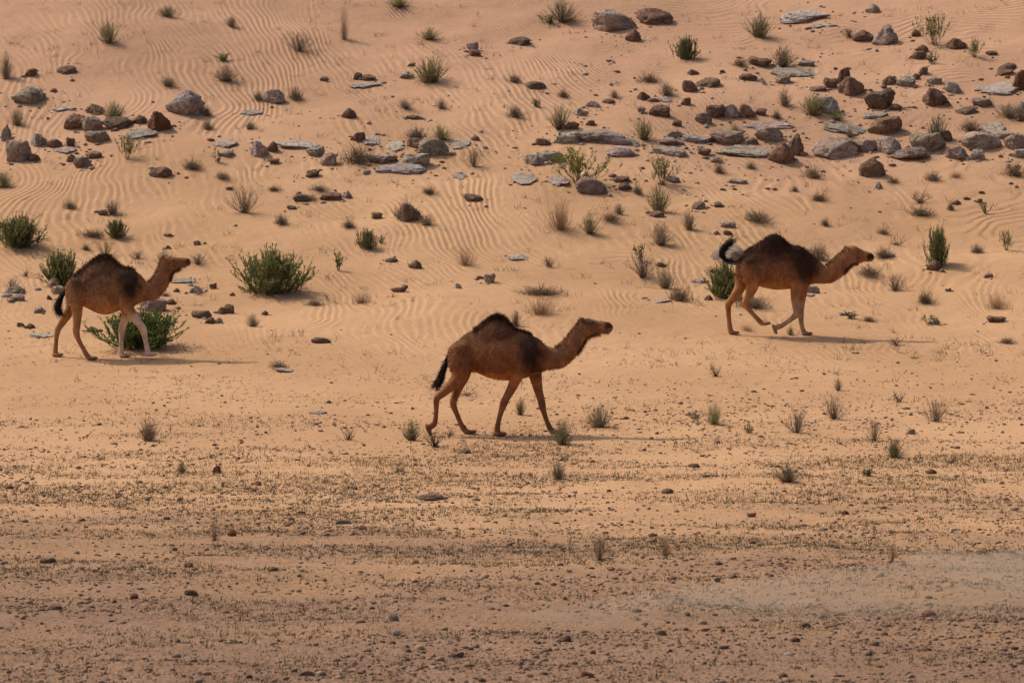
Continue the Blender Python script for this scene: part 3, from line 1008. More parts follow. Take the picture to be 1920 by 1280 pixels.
def make_plant(kind, seed):
    rg = np.random.default_rng(seed)
    S, F = Strands(), Strands()
    if kind == 'W':
        for i in range(125):
            az = rg.uniform(0, 2 * math.pi); lean = abs(rg.normal(0, 0.7)); L = rg.uniform(0.55, 1.0) * (1 - 0.22 * min(lean, 1.4))
            b = (rg.normal(0, 0.07), rg.normal(0, 0.07), -0.03)
            p = stem_path(b, az, lean, L, 5, rg, 0.5, 0.07)
            c0 = var((0.15, 0.11, 0.07), rg); c1 = var((0.36, 0.30, 0.19), rg)
            S.ribbon(p, 0.017, 0.008, c0, c1, rg)
            for j in range(4):
                t = rg.integers(1, 5); q = p[t]
                p2 = stem_path(q, az + rg.normal(0, 1.0), lean * 0.7 + rg.uniform(0.1, 0.5), rg.uniform(0.12, 0.3), 3, rg, 0.6, 0.08)
                S.ribbon(p2, 0.012, 0.007, c1 * 0.8, var((0.34, 0.29, 0.18), rg), rg)
        unit_fit([S]); return [('stems', S, M_TWIG)]
    if kind == 'G':
        for i in range(85):
            az = rg.uniform(0, 2 * math.pi); lean = abs(rg.normal(0, 0.75)); L = rg.uniform(0.7, 1.0) * (1 - 0.12 * min(lean, 1.4))
            b = (rg.normal(0, 0.2), rg.normal(0, 0.2), -0.03)
            p = stem_path(b, az, min(lean, 1.35), L, 6, rg, 0.55, 0.07)
            S.ribbon(p, 0.016, 0.007, var((0.10, 0.075, 0.045), rg), var((0.10, 0.10, 0.04), rg), rg)
            segs = [(p, 1.0)]
            for j in range(5):
                t = rg.integers(1, 5)
                p2 = stem_path(p[t], az + rg.normal(0, 1.1), lean * 0.6 + rg.uniform(0.1, 0.5), rg.uniform(0.2, 0.4), 4, rg, 0.7, 0.08)
                S.ribbon(p2, 0.010, 0.006, (0.09, 0.08, 0.04), (0.09, 0.10, 0.04), rg); segs.append((p2, 0.6))
            for path, wgt in segs:
                n = int(24 * wgt)
                for q in range(n):
                    t = rg.uniform(0.08, 1.0) * (len(path) - 1); a = int(min(t, len(path) - 2)); fr = t - a
                    pos = path[a] * (1 - fr) + path[a + 1] * fr
                    d = path[a + 1] - path[a]; d = d / np.linalg.norm(d) * 1.0 + rg.normal(size=3) * 0.42 + np.array([0, 0, 0.35])
                    c = var((0.20, 0.205, 0.075), rg, 0.4)
                    if rg.random() < 0.12: c = var((0.20, 0.20, 0.07), rg)
                    F.leaf(pos, d, rg.uniform(0.06, 0.11), rg.uniform(0.016, 0.026), c, rg)
        unit_fit([S, F]); return [('stems', S, M_TWIG), ('foliage', F, M_LEAF)]
    if kind == 'O':
        for i in range(26):
            az = rg.uniform(0, 2 * math.pi); lean = abs(rg.normal(0, 0.5)); L = rg.uniform(0.7, 1.0)
            p = stem_path((rg.normal(0, 0.05), rg.normal(0, 0.05), -0.03), az, min(lean, 1.2), L, 6, rg, 0.3, 0.1)
            S.ribbon(p, 0.015, 0.007, var((0.13, 0.10, 0.06), rg), var((0.18, 0.15, 0.07), rg), rg)
            for j in range(6):
                t = rg.integers(2, 6)
                p2 = stem_path(p[t], az + rg.normal(0, 1.2), rg.uniform(0.1, 0.8), rg.uniform(0.14, 0.32), 4, rg, 0.5, 0.1)
                S.ribbon(p2, 0.009, 0.005, (0.15, 0.12, 0.06), (0.18, 0.15, 0.07), rg)
                for q in range(9):
                    t2 = rg.uniform(0.3, 1.0) * 3; a = int(min(t2, 2)); fr = t2 - a
                    pos = p2[a] * (1 - fr) + p2[a + 1] * fr
                    d = (p2[a + 1] - p2[a]) / np.linalg.norm(p2[a + 1] - p2[a]) + rg.normal(size=3) * 0.6
                    F.leaf(pos, d, rg.uniform(0.05, 0.085), rg.uniform(0.016, 0.026), var((0.24, 0.23, 0.07), rg, 0.35), rg)
        unit_fit([S, F]); return [('stems', S, M_TWIG), ('foliage', F, M_LEAF)]
    if kind == 'S':
        for i in range(9):
            az = rg.uniform(0, 2 * math.pi)
            p = stem_path((rg.normal(0, 0.05), rg.normal(0, 0.05), -0.03), az, abs(rg.normal(0, 0.4)), rg.uniform(0.6, 1.0), 5, rg, 0.3, 0.08)
            S.ribbon(p, 0.025, 0.012, var((0.12, 0.10, 0.05), rg), var((0.10, 0.12, 0.04), rg), rg)
            for q in range(22):
                t = rg.uniform(0.15, 1) * 4; a = int(min(t, 3)); fr = t - a
                pos = p[a] * (1 - fr) + p[a + 1] * fr
                F.leaf(pos, (p[a + 1] - p[a]) * 4 + rg.normal(size=3) * 0.6, rg.uniform(0.12, 0.2), rg.uniform(0.03, 0.05), var((0.085, 0.115, 0.03), rg, 0.35), rg)
        unit_fit([S, F]); return [('stems', S, M_TWIG), ('foliage', F, M_LEAF)]
    if kind == 'T':
        for i in range(46):
            az = rg.uniform(0, 2 * math.pi); lean = min(abs(rg.normal(0, 0.75)), 1.4)
            p = stem_path((rg.normal(0, 0.04), rg.normal(0, 0.04), -0.03), az, lean, rg.uniform(0.7, 1.0), 6, rg, 0.35, 0.12)
            c0 = var((0.06, 0.045, 0.035), rg); c1 = var((0.25, 0.18, 0.12), rg)
            S.ribbon(p, 0.018, 0.007, c0, c1, rg)
            for j in range(7):
                t = rg.integers(1, 6)
                p2 = stem_path(p[t], az + rg.normal(0, 1.0), lean * 0.8 + rg.normal(0, 0.3), rg.uniform(0.15, 0.4), 4, rg, 0.3, 0.15)
                S.ribbon(p2, 0.010, 0.005, c1 * 0.8, c1, rg)
        unit_fit([S]); return [('twigs', S, M_TWIG)]
    if kind == 'P':
        for i in range(260):
            az = rg.uniform(0, 2 * math.pi); rr = abs(rg.normal(0, 0.28))
            b = (math.cos(az) * rr, math.sin(az) * rr, -0.03)
            p = stem_path(b, az + rg.normal(0, 0.7), abs(rg.normal(0, 0.6)), rg.uniform(0.35, 0.9), 5, rg, 0.1, 0.14)
            S.ribbon(p, 0.0085, 0.004, var((0.27, 0.15, 0.085), rg), var((0.36, 0.21, 0.125), rg), rg)
        unit_fit([S]); return [('blades', S, M_TWIG)]
    if kind == 'D':
        for i in range(330):
            az = rg.uniform(0, 2 * math.pi); rr = min(abs(rg.normal(0, 0.26)), 0.5)
            b = (math.cos(az) * rr, math.sin(az) * rr * 0.9, rg.uniform(-0.03, 0.14) * max(0, 1 - rr))
            p = stem_path(b, rg.uniform(0, 2 * math.pi), rg.uniform(0.5, 1.5), rg.uniform(0.15, 0.5) * max(0.45, 1 - 0.6 * rr), 4, rg, 0.15, 0.25)
            p[:, 2] = np.maximum(p[:, 2], -0.02)
            S.ribbon(p, 0.011, 0.006, var((0.15, 0.105, 0.065), rg), var((0.29, 0.20, 0.12), rg, 0.35), rg)
        unit_fit([S]); return [('twigs', S, M_TWIG)]
    if kind == 'F':
        for i in range(15):
            az = rg.uniform(0, 2 * math.pi); lean = rg.uniform(0.4, 1.5)
            p = stem_path((rg.normal(0, 0.05), rg.normal(0, 0.05), -0.02), az, lean, rg.uniform(0.5, 1.0), 6, rg, 0.1, 0.22)
            p[:, 2] = np.maximum(p[:, 2], -0.02)
            S.ribbon(p, 0.03, 0.012, var((0.035, 0.027, 0.022), rg), var((0.08, 0.06, 0.05), rg), rg)
            for j in range(6):
                t = rg.integers(1, 6)
                p2 = stem_path(p[t], az + rg.normal(0, 1.2), lean + rg.normal(0, 0.5), rg.uniform(0.1, 0.4), 4, rg, 0.1, 0.2)
                S.ribbon(p2, 0.014, 0.007, (0.05, 0.04, 0.032), (0.09, 0.07, 0.055), rg)
        for i in range(40):
            rr = abs(rg.normal(0, 0.2)); az = rg.uniform(0, 6.28)
            p = stem_path((math.cos(az) * rr, math.sin(az) * rr, 0), rg.uniform(0, 6.28), rg.uniform(0.2, 1.4), rg.uniform(0.15, 0.4), 4, rg, 0.1, 0.2)
            S.ribbon(p, 0.012, 0.007, (0.05, 0.04, 0.03), (0.10, 0.08, 0.06), rg)
        unit_fit([S]); return [('twigs', S, M_TWIG)]

NVAR = {'W': 5, 'G': 4, 'O': 3, 'S': 3, 'T': 4, 'P': 2, 'D': 5, 'F': 4}
PLANTS = {}
for kd, n in NVAR.items():
    PLANTS[kd] = [[(nm, S.mesh(PLANT_NAME[kd] + '_' + nm, mt)) for nm, S, mt in make_plant(kd, 500 + 37 * i + ord(kd))] for i in range(n)]

def place_plants():
    boxes = np.array([b for b, *_ in PL])
    xc = (boxes[:, 0] + boxes[:, 2]) / 2
    P0, d0 = ground_at(xc, boxes[:, 3])
    n0 = normal_at(P0[:, 0], P0[:, 1])
    ray = P0 - np.array([0, 0, CAM_Z]); ray /= np.linalg.norm(ray, axis=1, keepdims=True)
    sina = np.clip(-(n0 * ray).sum(1), 0.06, 0.6)
    sc_ = FPX / d0
    W = (boxes[:, 2] - boxes[:, 0]) / sc_; h = (boxes[:, 3] - boxes[:, 1]) / sc_
    Dp = np.minimum(W * 0.85, h / sina * 0.8)
    foot = np.array([0.5 if kd in 'DP' else 0.3 if kd in 'G' else 0.12 for _, kd, *_ in PL])
    py = boxes[:, 3] - foot * 0.6 * Dp * sina * sc_
    P, _ = ground_at(xc, py)
    used = {}
    for i, (b, kd, lb, sh) in enumerate(PL):
        vi = used.get(kd, int(RNG.integers(9))); used[kd] = vi + 1
        parts = PLANTS[kd][vi % len(PLANTS[kd])]
        hz = max(0.06, h[i] - 0.25 * Dp[i] * sina[i])
        if len(parts) == 1:
            root = link(PLANT_NAME[kd], parts[0][1]); objs = [root]
        else:
            root = link(PLANT_NAME[kd], None); objs = []
            for nm, me in parts:
                objs.append(link(nm, me, None, root))
        root.location = P[i] + np.array([0, 0, -0.015])
        dep = Dp[i] if kd in 'DP' else W[i] * 0.9
        yaw = RNG.choice([0, math.pi]) + RNG.uniform(-0.35, 0.35)
        if abs(dep / W[i] - 1) < 0.25: yaw = RNG.uniform(0, 6.28)
        root.rotation_euler = (0, 0, yaw)
        root.scale = (W[i] * 1.08, dep, hz * 1.03)
        tint = np.array([1.0, 1, 1]) * RNG.uniform(0.8, 1.2)
        if kd == 'T' and b[3] > 960: tint = np.array((1.5, 1.4, 1.2))
        if kd == 'W':
            tint = tint * (np.array((0.95, 1.0, 0.8)) if RNG.random() < 0.35 else np.array((1.08, 1.0, 1.02)))
        if lb and ('dark green bush' in lb): tint = np.array((0.72, 0.95, 0.8))
        if lb and ('dense olive' in lb or 'dense round olive' in lb): tint = np.array((0.9, 0.92, 0.65))
        if lb and 'yellow-green' in lb: tint = np.array((1.05, 1.1, 0.75))
        if lb and ('yellowish' in lb): tint = np.array((1.5, 1.35, 0.8))
        if lb and ('dark grey-green' in lb): tint = np.array((0.6, 0.65, 0.65))
        if lb and ('pale olive' in lb): tint = np.array((1.0, 0.95, 1.2))
        if lb and 'grey mound' in lb: tint = np.array((0.9, 0.95, 1.05))
        for o in objs: o.color = (*tint, 1)
        if lb:
            tag(root, lb, PLANT_CAT[kd])
        else:
            l_, g_ = auto_label(PLANT_DESC[kd], b[2] - b[0], b, 55, 30)
            tag(root, l_, PLANT_CAT[kd], g_)
place_plants()

# ------------------------------------------------------------------ stuff: grass and gravel nobody could count
def scatter(n, y0, y1, margin=2.5):
    # denser sampling where the strip is wider, uniform per square metre
    y = np.sqrt(RNG.uniform(y0 * y0, y1 * y1, n)); x = RNG.uniform(-1, 1, n) * (y * 960 / FPX + margin)
    return x, y

def build_grass():
    V = []; F = []; C = []
    x, y = scatter(270000, 36, 78)
    bands = fbm(x / 3.2, y / 0.8, seed=61, o=3)
    patch = fbm(x / 2.2, y / 1.6, seed=62, o=3)
    dens = np.interp(y, [36, 44, 50, 56, 62, 66, 70, 78], [0.3, 0.5, 0.9, 1.0, 0.75, 0.28, 0.14, 0.025])
    p = dens * np.clip(0.42 + 1.7 * bands + 1.1 * patch, 0.02, 1.4)
    keep = RNG.random(len(x)) < p
    x, y = x[keep], y[keep]
    nb = 4
    X = np.repeat(x, nb) + RNG.normal(0, 0.02, len(x) * nb); Y = np.repeat(y, nb) + RNG.normal(0, 0.02, len(x) * nb)
    n = len(X)
    L = np.repeat(RNG.uniform(0.014, 0.048, len(x)) * (1 + 1.4 * (RNG.random(len(x)) < 0.05)), nb) * RNG.uniform(0.6, 1.2, n)
    az = RNG.uniform(0, 2 * math.pi, n); lean = np.abs(RNG.normal(0, 0.7, n))
    d = np.stack([np.cos(az) * np.sin(lean), np.sin(az) * np.sin(lean), np.cos(lean)], 1)
    P = np.stack([X, Y, H(X, Y) - 0.006], 1)
    ang = RNG.uniform(0, math.pi, n); sd_ = np.stack([np.cos(ang), np.sin(ang), np.zeros(n)], 1) * (0.004 + 0.005 * RNG.random(n))[:, None]
    v = np.stack([P - sd_, P + sd_, P + d * L[:, None]], 1).reshape(-1, 3)
    f = np.arange(n * 3).reshape(-1, 3)
    tone = RNG.random(len(x))[:, None]
    c = np.where(tone < 0.55, np.array([[0.23, 0.17, 0.09]]), np.where(tone < 0.82, np.array([[0.165, 0.15, 0.072]]), np.array([[0.11, 0.07, 0.045]])))
    c = np.repeat(c * RNG.uniform(0.6, 1.3, (len(x), 1)), nb * 3, 0)
    me = mesh_np('dry_grass', v, f, False, c)
    o = link('dry_grass', me, M_TWIG)
    o.color = (1, 1, 1, 1)
    tag(o, 'tiny dry grass seedlings flecking the plain in bands', 'grass', kind='stuff')
build_grass()

def stones_mesh(x, y, size, flat, col, seed):
    rg = np.random.default_rng(seed)
    T, tf = ICO1
    n = len(x)
    V = np.repeat(T[None], n, 0) * (1 + rg.uniform(-0.28, 0.28, (n, len(T), 1)))
    az = rg.uniform(0, 2 * math.pi, n)
    sx = size * rg.uniform(0.8, 1.5, n); sy = size * rg.uniform(0.6, 1.1, n); sz = size * flat
    V = V * np.stack([sx, sy, sz], 1)[:, None]
    ca, sa = np.cos(az)[:, None], np.sin(az)[:, None]
    vx = V[..., 0] * ca - V[..., 1] * sa; vy = V[..., 0] * sa + V[..., 1] * ca
    P = np.stack([x, y, H(x, y) + sz * 0.12], 1)
    v = np.stack([vx, vy, V[..., 2]], -1) + P[:, None]
    f = (tf[None] + (np.arange(n) * len(T))[:, None, None]).reshape(-1, 3)
    return mesh_np('gravel', v.reshape(-1, 3), f, False, np.repeat(col, len(T), 0))

def build_gravel():
    # foreground soil crumbs and pebbles
    x, y = scatter(110000, 35.5, 70)
    dens = np.interp(y, [35, 42, 48, 56, 64, 70], [0.9, 0.75, 0.5, 0.3, 0.18, 0.07])
    p = dens * np.clip(0.6 + 1.1 * fbm(x / 3, y / 0.9, seed=71, o=3), 0.05, 1.3)
    k_ = RNG.random(len(x)) < p; x, y = x[k_], y[k_]
    n = len(x)
    size = np.clip(RNG.lognormal(-3.55, 0.5, n), 0.012, 0.12)
    t = RNG.random(n)
    col = np.where(t[:, None] < 0.72, np.array([[0.27, 0.165, 0.105]]), np.where(t[:, None] < 0.95, np.array([[0.13, 0.08, 0.055]]), np.array([[0.36, 0.265, 0.195]])))
    col = col * RNG.uniform(0.7, 1.25, (n, 1))
    o = link('gravel', stones_mesh(x, y, size, RNG.uniform(0.45, 0.8, n), col, 3), M_GRAVEL)
    tag(o, 'small brown pebbles and clods strewn over the foreground soil', 'gravel', kind='stuff')
    # darker stony litter by the leading camel and on the right of the plain
    x, y = scatter(26000, 58, 79)
    w_ = np.exp(-(((x - 3.0) / 2.2) ** 2 + ((y - 68.5) / 3.6) ** 2)) + 0.75 * np.exp(-(((x - 8.5) / 2.6) ** 2 + ((y - 68) / 5.0) ** 2)) + 0.035
    p = w_ * np.clip(0.45 + 1.5 * fbm(x / 1.2, y / 0.9, seed=81, o=3), 0.0, 1.3)
    k_ = RNG.random(len(x)) < p * 0.6; x, y = x[k_], y[k_]
    n = len(x)
    size = np.clip(RNG.lognormal(-3.35, 0.45, n), 0.018, 0.11)
    col = np.where(RNG.random((n, 1)) < 0.7, np.array([[0.13, 0.08, 0.055]]), np.array([[0.22, 0.14, 0.095]])) * RNG.uniform(0.6, 1.3, (n, 1))
    o = link('stony_litter', stones_mesh(x, y, size, RNG.uniform(0.3, 0.7, n), col, 4), M_GRAVEL)
    tag(o, 'dark stony litter patches on the sand around the camels\' path', 'stones', kind='stuff')
    # chips among the rocky bands
    x, y = scatter(9000, 78, 107)
    w_ = np.exp(-((y - 95.5) / 3.2) ** 2) + 0.7 * np.exp(-((y - 101) / 2.0) ** 2) * (x > 1) + 0.02
    p = w_ * np.clip(0.15 + 1.5 * fbm(x / 2.2, y / 1.5, seed=91, o=3), 0.0, 1.2) * (0.5 + 0.5 * sstep(-6, 6, x))
    k_ = RNG.random(len(x)) < p; x, y = x[k_], y[k_]
    rp = np.array(ROCK_POS); rep_ = RNG.choice(len(rp), 1700, p=rp[:, 2] / rp[:, 2].sum())
    ang = RNG.uniform(0, 2 * math.pi, 1700); rad = rp[rep_, 2] * RNG.uniform(0.45, 1.25, 1700)
    x = np.concatenate([x, rp[rep_, 0] + np.cos(ang) * rad]); y = np.concatenate([y, rp[rep_, 1] + np.sin(ang) * rad])
    n = len(x)
    size = np.clip(RNG.lognormal(-2.75, 0.5, n), 0.03, 0.24)
    t = RNG.random((n, 1))
    col = np.where(t < 0.6, np.array([[0.27, 0.165, 0.11]]), np.array([[0.45, 0.36, 0.30]])) * RNG.uniform(0.7, 1.2, (n, 1))
    o = link('rock_chips', stones_mesh(x, y, size, RNG.uniform(0.35, 0.75, n), col, 5), M_GRAVEL)
    tag(o, 'small rock chips scattered among the boulders of the slope', 'stones', kind='stuff')
build_gravel()

def build_slope_litter():
    S = Strands(); rg = np.random.default_rng(77)
    x, y = scatter(2600, 72, 107)
    p = np.clip(0.35 + 1.2 * fbm(x / 3, y / 2, seed=95, o=3), 0.03, 1)
    for a, b in zip(x[rg.random(len(x)) < p], y[rg.random(len(x)) < p]):
        z = float(H(a, b)); sz = rg.uniform(0.05, 0.16)
        for i in range(rg.integers(5, 12)):
            pth = stem_path((a + rg.normal(0, sz), b + rg.normal(0, sz), z - 0.01), rg.uniform(0, 6.28), rg.uniform(0.2, 1.4), rg.uniform(0.06, 0.2), 3, rg, 0.1, 0.2)
            S.ribbon(pth, 0.009, 0.005, var((0.13, 0.09, 0.055), rg), var((0.24, 0.16, 0.09), rg), rg)
    o = link('dry_litter', S.mesh('dry_litter', M_TWIG)); o.color = (1, 1, 1, 1)
    tag(o, 'thin dry grass wisps scattered over the sand slope', 'grass', kind='stuff')
build_slope_litter()

# ------------------------------------------------------------------ camels
def ring_tube(pts, nseg=18):
    """pts: list of (x, z, y, r_in_plane, r_depth); returns closed tube"""
    P = np.array(pts, float)
    # resample smoothly
    t = np.arange(len(P)); tt = np.linspace(0, len(P) - 1, (len(P) - 1) * 5 + 1)
    Q = np.zeros((len(tt), P.shape[1]))
    for c in range(P.shape[1]):
        m = np.gradient(P[:, c])
        i = np.clip(tt.astype(int), 0, len(P) - 2); f = tt - i
        h00 = 2 * f**3 - 3 * f**2 + 1; h10 = f**3 - 2 * f**2 + f; h01 = -2 * f**3 + 3 * f**2; h11 = f**3 - f**2
        Q[:, c] = h00 * P[i, c] + h10 * m[i] + h01 * P[i + 1, c] + h11 * m[i + 1]
    Q[:, 3:] = np.maximum(Q[:, 3:], 0.004)
    tx = np.gradient(Q[:, 0]); tz = np.gradient(Q[:, 1]); ln = np.hypot(tx, tz) + 1e-9; tx /= ln; tz /= ln
    # hemispherical caps
    def cap(q, sx, sz, end):
        out = []
        for a in (0.35, 0.7, 0.92):
            s_ = math.sqrt(1 - a * a); r = q.copy()
            r[0] += sx * a * q[3] * end * 0.9; r[1] += sz * a * q[3] * end * 0.9; r[3] *= s_; r[4] *= s_
            out.append(r)
        return out
    A = cap(Q[0], tx[0], tz[0], -1)[::-1]; B = cap(Q[-1], tx[-1], tz[-1], 1)
    Q = np.array(A + list(Q) + B)
    tx = np.concatenate([[tx[0]] * 3, tx, [tx[-1]] * 3]); tz = np.concatenate([[tz[0]] * 3, tz, [tz[-1]] * 3])
    th = np.linspace(0, 2 * math.pi, nseg, endpoint=False)
    c, s_ = np.cos(th), np.sin(th)
    X = Q[:, 0, None] - tz[:, None] * Q[:, 3, None] * c; Z = Q[:, 1, None] + tx[:, None] * Q[:, 3, None] * c
    Y = Q[:, 2, None] + Q[:, 4, None] * s_
    return rings(np.stack([X, Y, Z], -1))

def rings(R):
    n, m, _ = R.shape
    v = R.reshape(-1, 3); i = np.arange(n * m).reshape(n, m)
    a = i[:-1]; b = i[1:]
    q = np.stack([a, np.roll(a, -1, 1), np.roll(b, -1, 1), b], -1).reshape(-1, 4)
    v = np.concatenate([v, R[0].mean(0)[None], R[-1].mean(0)[None]])
    j = np.arange(m)
    c0 = np.stack([np.roll(i[0], -1), i[0], np.full(m, n * m)], 1); c1 = np.stack([i[-1], np.roll(i[-1], -1), np.full(m, n * m + 1)], 1)
    return v, [q, np.concatenate([c0, c1])]

def ellipsoid(c, r, ang=0.0, yaw=0.0):
    v, f = ICO3[0] * 2, ICO3[1]
    v = v * np.array(r)
    ca, sa = math.cos(ang), math.sin(ang)
    x = v[:, 0] * ca - v[:, 2] * sa; z = v[:, 0] * sa + v[:, 2] * ca
    v = np.stack([x, v[:, 1], z], 1) + np.array(c)
    return v, [f]
ICO3 = ico(3)

cam_mat = NT('camel_fur')
c_ = cam_mat.attr('col').outputs['Color']
to = cam_mat.n.new('ShaderNodeTexCoord').outputs['Object']
mp = cam_mat.n.new('ShaderNodeMapping'); mp.inputs['Scale'].default_value = (1, 1, 0.45); cam_mat.l(to, mp.inputs['Vector'])
f1 = cam_mat.noise(55, 4, 0.7, mp.outputs[0]); f2 = cam_mat.noise(9, 4, 0.6, to)
cc = cam_mat.mix(cam_mat.math('MULTIPLY', cam_mat.ramp(f1, 0.35, 0.7), 0.45), c_, cam_mat.mix(1.0, c_, (0.5, 0.46, 0.42), 'MULTIPLY'))
cc = cam_mat.mix(cam_mat.math('MULTIPLY', cam_mat.ramp(f2, 0.35, 0.7), 0.28), cc, cam_mat.mix(1.0, c_, (1.35, 1.3, 1.25), 'MULTIPLY'))
cam_mat.l(cc, cam_mat.b.inputs['Base Color'])
cam_mat.b.inputs['Roughness'].default_value = 0.85
cam_mat.b.inputs['Specular IOR Level'].default_value = 0.15
cb = cam_mat.node('ShaderNodeBump', Strength=0.8, Distance=0.03)
cam_mat.l(cam_mat.math('ADD', f1, cam_mat.math('MULTIPLY', f2, 0.8)), cb.inputs['Height']); cam_mat.l(cb.outputs[0], cam_mat.b.inputs['Normal'])
M_FUR = cam_mat.m
hr = NT('camel_hair')
hr.l(hr.attr('col').outputs['Color'], hr.b.inputs['Base Color'])
hr.b.inputs['Roughness'].default_value = 0.7; hr.b.inputs['Specular IOR Level'].default_value = 0.2
M_HAIR = hr.m
ey = NT('camel_eye'); ey.b.inputs['Base Color'].default_value = (0.012, 0.008, 0.006, 1); ey.b.inputs['Roughness'].default_value = 0.15
M_EYE = ey.m

def gauss_blob(X, Z, cx, cz, rx, rz, soft=0.35):
    d = np.sqrt(((X - cx) / rx) ** 2 + ((Z - cz) / rz) ** 2)
    return 1 - sstep(1 - soft, 1 + soft, d)

def make_camel(S):
    """S: dict with tracing data in the pixels of an enlarged crop (ox, oy, k = enlargement)"""
    kx = S['k']; ox, oy = S['origin']; gx, gy = S['ground']           # crop pixels of the anchor on the ground
    P, d = ground_at(ox + gx / kx, oy + gy / kx); P = P[0]; d = d[0]
    pm = FPX / d * kx                                                   # crop pixels per metre at the camel
    m = lambda x, z: ((x - gx) / pm, (gy - z) / pm)
    root = link('camel', None); root.location = P
    tag(root, S['label'], 'camel', None)
    pieces = []
    # trunk
    T = S['trunk']                                                      # (x, top, bottom, half width m)
    tt = np.array(T, float); xs = np.linspace(tt[0, 0], tt[-1, 0], 46)
    def sm(c):
        a = np.interp(xs, tt[:, 0], tt[:, c]); kk = np.array([1, 2, 3, 2, 1]) / 9
        return np.convolve(np.pad(a, 2, mode='edge'), kk, 'valid')
    top, bot, wid = sm(1), sm(2), sm(3)
    th = np.linspace(0, 2 * math.pi, 28, endpoint=False)
    cth, sth = np.cos(th), np.sin(th)
    R = []
    for x_, t_, b_, w_ in zip(xs, top, bot, wid):
        X, zt = m(x_, t_); _, zb = m(x_, b_)
        zc, hz = (zt + zb) / 2, (zt - zb) / 2
        yy = w_ * np.sign(cth) * np.abs(cth) ** 0.9; zz = zc - 0.06 * hz + hz * np.sign(sth) * np.abs(sth) ** 0.95
        yy = yy * (1 - 0.22 * np.clip(sth, 0, 1))                        # narrower along the back
        R.append(np.stack([np.full_like(yy, X), yy, zz + 0.06 * hz * np.abs(sth)], 1))
    pieces.append(rings(np.array(R)))
    # hump
    Hh = np.array(S['hump'], float); xs = np.linspace(Hh[0, 0], Hh[-1, 0], 30)
    R = []
    for x_ in xs:
        t_ = np.interp(x_, Hh[:, 0], Hh[:, 1]); w_ = np.interp(x_, Hh[:, 0], Hh[:, 2])
        X, zt = m(x_, t_); _, zb = m(x_, S['hump_base'])
        zc, hz = (zt + zb) / 2, (zt - zb) / 2
        R.append(np.stack([np.full_like(cth, X), w_ * 1.45 * cth * (1 - 0.55 * sth), zc + hz * sth], 1))
    pieces.append(rings(np.array(R)))
    # neck, head, jaw
    def tube(lst, y0=0.0):
        o = []
        for q in lst:
            x_, z_, r_ = q[0], q[1], q[2]; rd = q[3] if len(q) > 3 else r_ / pm * 0.85; yy = q[4] if len(q) > 4 else y0
            X, Z = m(x_, z_); o.append((X, Z, yy, r_ / pm + 0.006, rd + 0.006))
        return ring_tube(o)
    pieces.append(tube(S['neck'])); pieces.append(tube(S['head'])); pieces.append(tube(S['jaw']))
    for e in S['ears']:
        X, Z = m(e[0], e[1])
        for sgn in (-1, 1):
            v, f = ellipsoid((0, 0, 0), (0.022, 0.014, 0.058), e[2])
            v[:, 1] += v[:, 2] * 0.25 * sgn
            pieces.append((v + np.array((X + (0.01 if sgn > 0 else 0), 0.085 * sgn, Z)), f))
    # brow ridges
    X, Z = m(*S['eye'])
    for sgn in (-1, 1):
        pieces.append(ellipsoid((X - 0.005, sgn * 0.072, Z + 0.018), (0.042, 0.026, 0.018), 0.1))
    feet_world = []
    for L in S['legs']:
        ys = L['y']; pts = [list(q) for q in L['pts']]
        sgn = -1 if ys < 0 else 1
        # settle a planted foot on the sand under it
        fx_, fz_ = m(*L['foot'][:2])
        dz = 0.0
        if L.get('planted', True):
            gz = float(H(P[0] + fx_, P[1] + ys * 0.8)) - P[2]
            dz = gz - (fz_ - 0.035)
        n = len(pts)
        o = []
        for i, q in enumerate(pts):
            X, Z = m(q[0], q[1]); w = np.clip((i - n * 0.35) / (n * 0.65 - 1), 0, 1)
            rd = q[3] * 1.2 if len(q) > 3 else q[2] / pm * 0.85
            yy = ys * (1.12 - 0.32 * i / (n - 1))
            if i == 0: yy = ys * 0.9
            o.append((X, Z + dz * w, yy, q[2] / pm + 0.009, rd + 0.009))
        pieces.append(ring_tube(o, 16))
        fa = L['foot'][2] if len(L['foot']) > 2 else 0.0
        fo = (fx_, ys * 0.8, fz_ + dz)
        pieces.append(ellipsoid(fo, (0.115, 0.082, 0.040), fa))
        # two toes
        ca, sa = math.cos(fa), math.sin(fa)
        for ts in (-1, 1):
            pieces.append(ellipsoid((fo[0] + 0.075 * ca, fo[1] + ts * 0.033, fo[2] + 0.075 * sa + 0.006), (0.055, 0.034, 0.034), fa))
    for e in S.get('blobs', []):
        X, Z = m(e[0], e[1])
        for sgn in (-1, 1):
            pieces.append(ellipsoid((X, sgn * e[5], Z), (e[2], e[3], e[4]), e[6] if len(e) > 6 else 0))
    V = []; FQ = []; FT = []; n = 0
    for v, fs in pieces:
        for f in fs:
            (FQ if f.shape[1] == 4 else FT).append(f + n)
        V.append(v); n += len(v)
    me = mesh_np('camel_raw', np.concatenate(V), [np.concatenate(FQ), np.concatenate(FT)])
    tmp = link('camel_raw', me)
    md = tmp.modifiers.new('fuse', 'REMESH'); md.mode = 'VOXEL'; md.voxel_size = 0.0135; md.use_smooth_shade = True
    ms = tmp.modifiers.new('soft', 'SMOOTH'); ms.factor = 0.5; ms.iterations = 7
    dg = bpy.context.evaluated_depsgraph_get()
    body_me = bpy.data.meshes.new_from_object(tmp.evaluated_get(dg), depsgraph=dg)
    bpy.data.objects.remove(tmp, do_unlink=True)
    body_me.name = 'camel_body'
    nv = len(body_me.vertices)
    co = np.empty(nv * 3, np.float32); body_me.vertices.foreach_get('co', co); co = co.reshape(-1, 3)
    ed = np.empty(len(body_me.edges) * 2, np.int32); body_me.edges.foreach_get('vertices', ed); ed = ed.reshape(-1, 2)
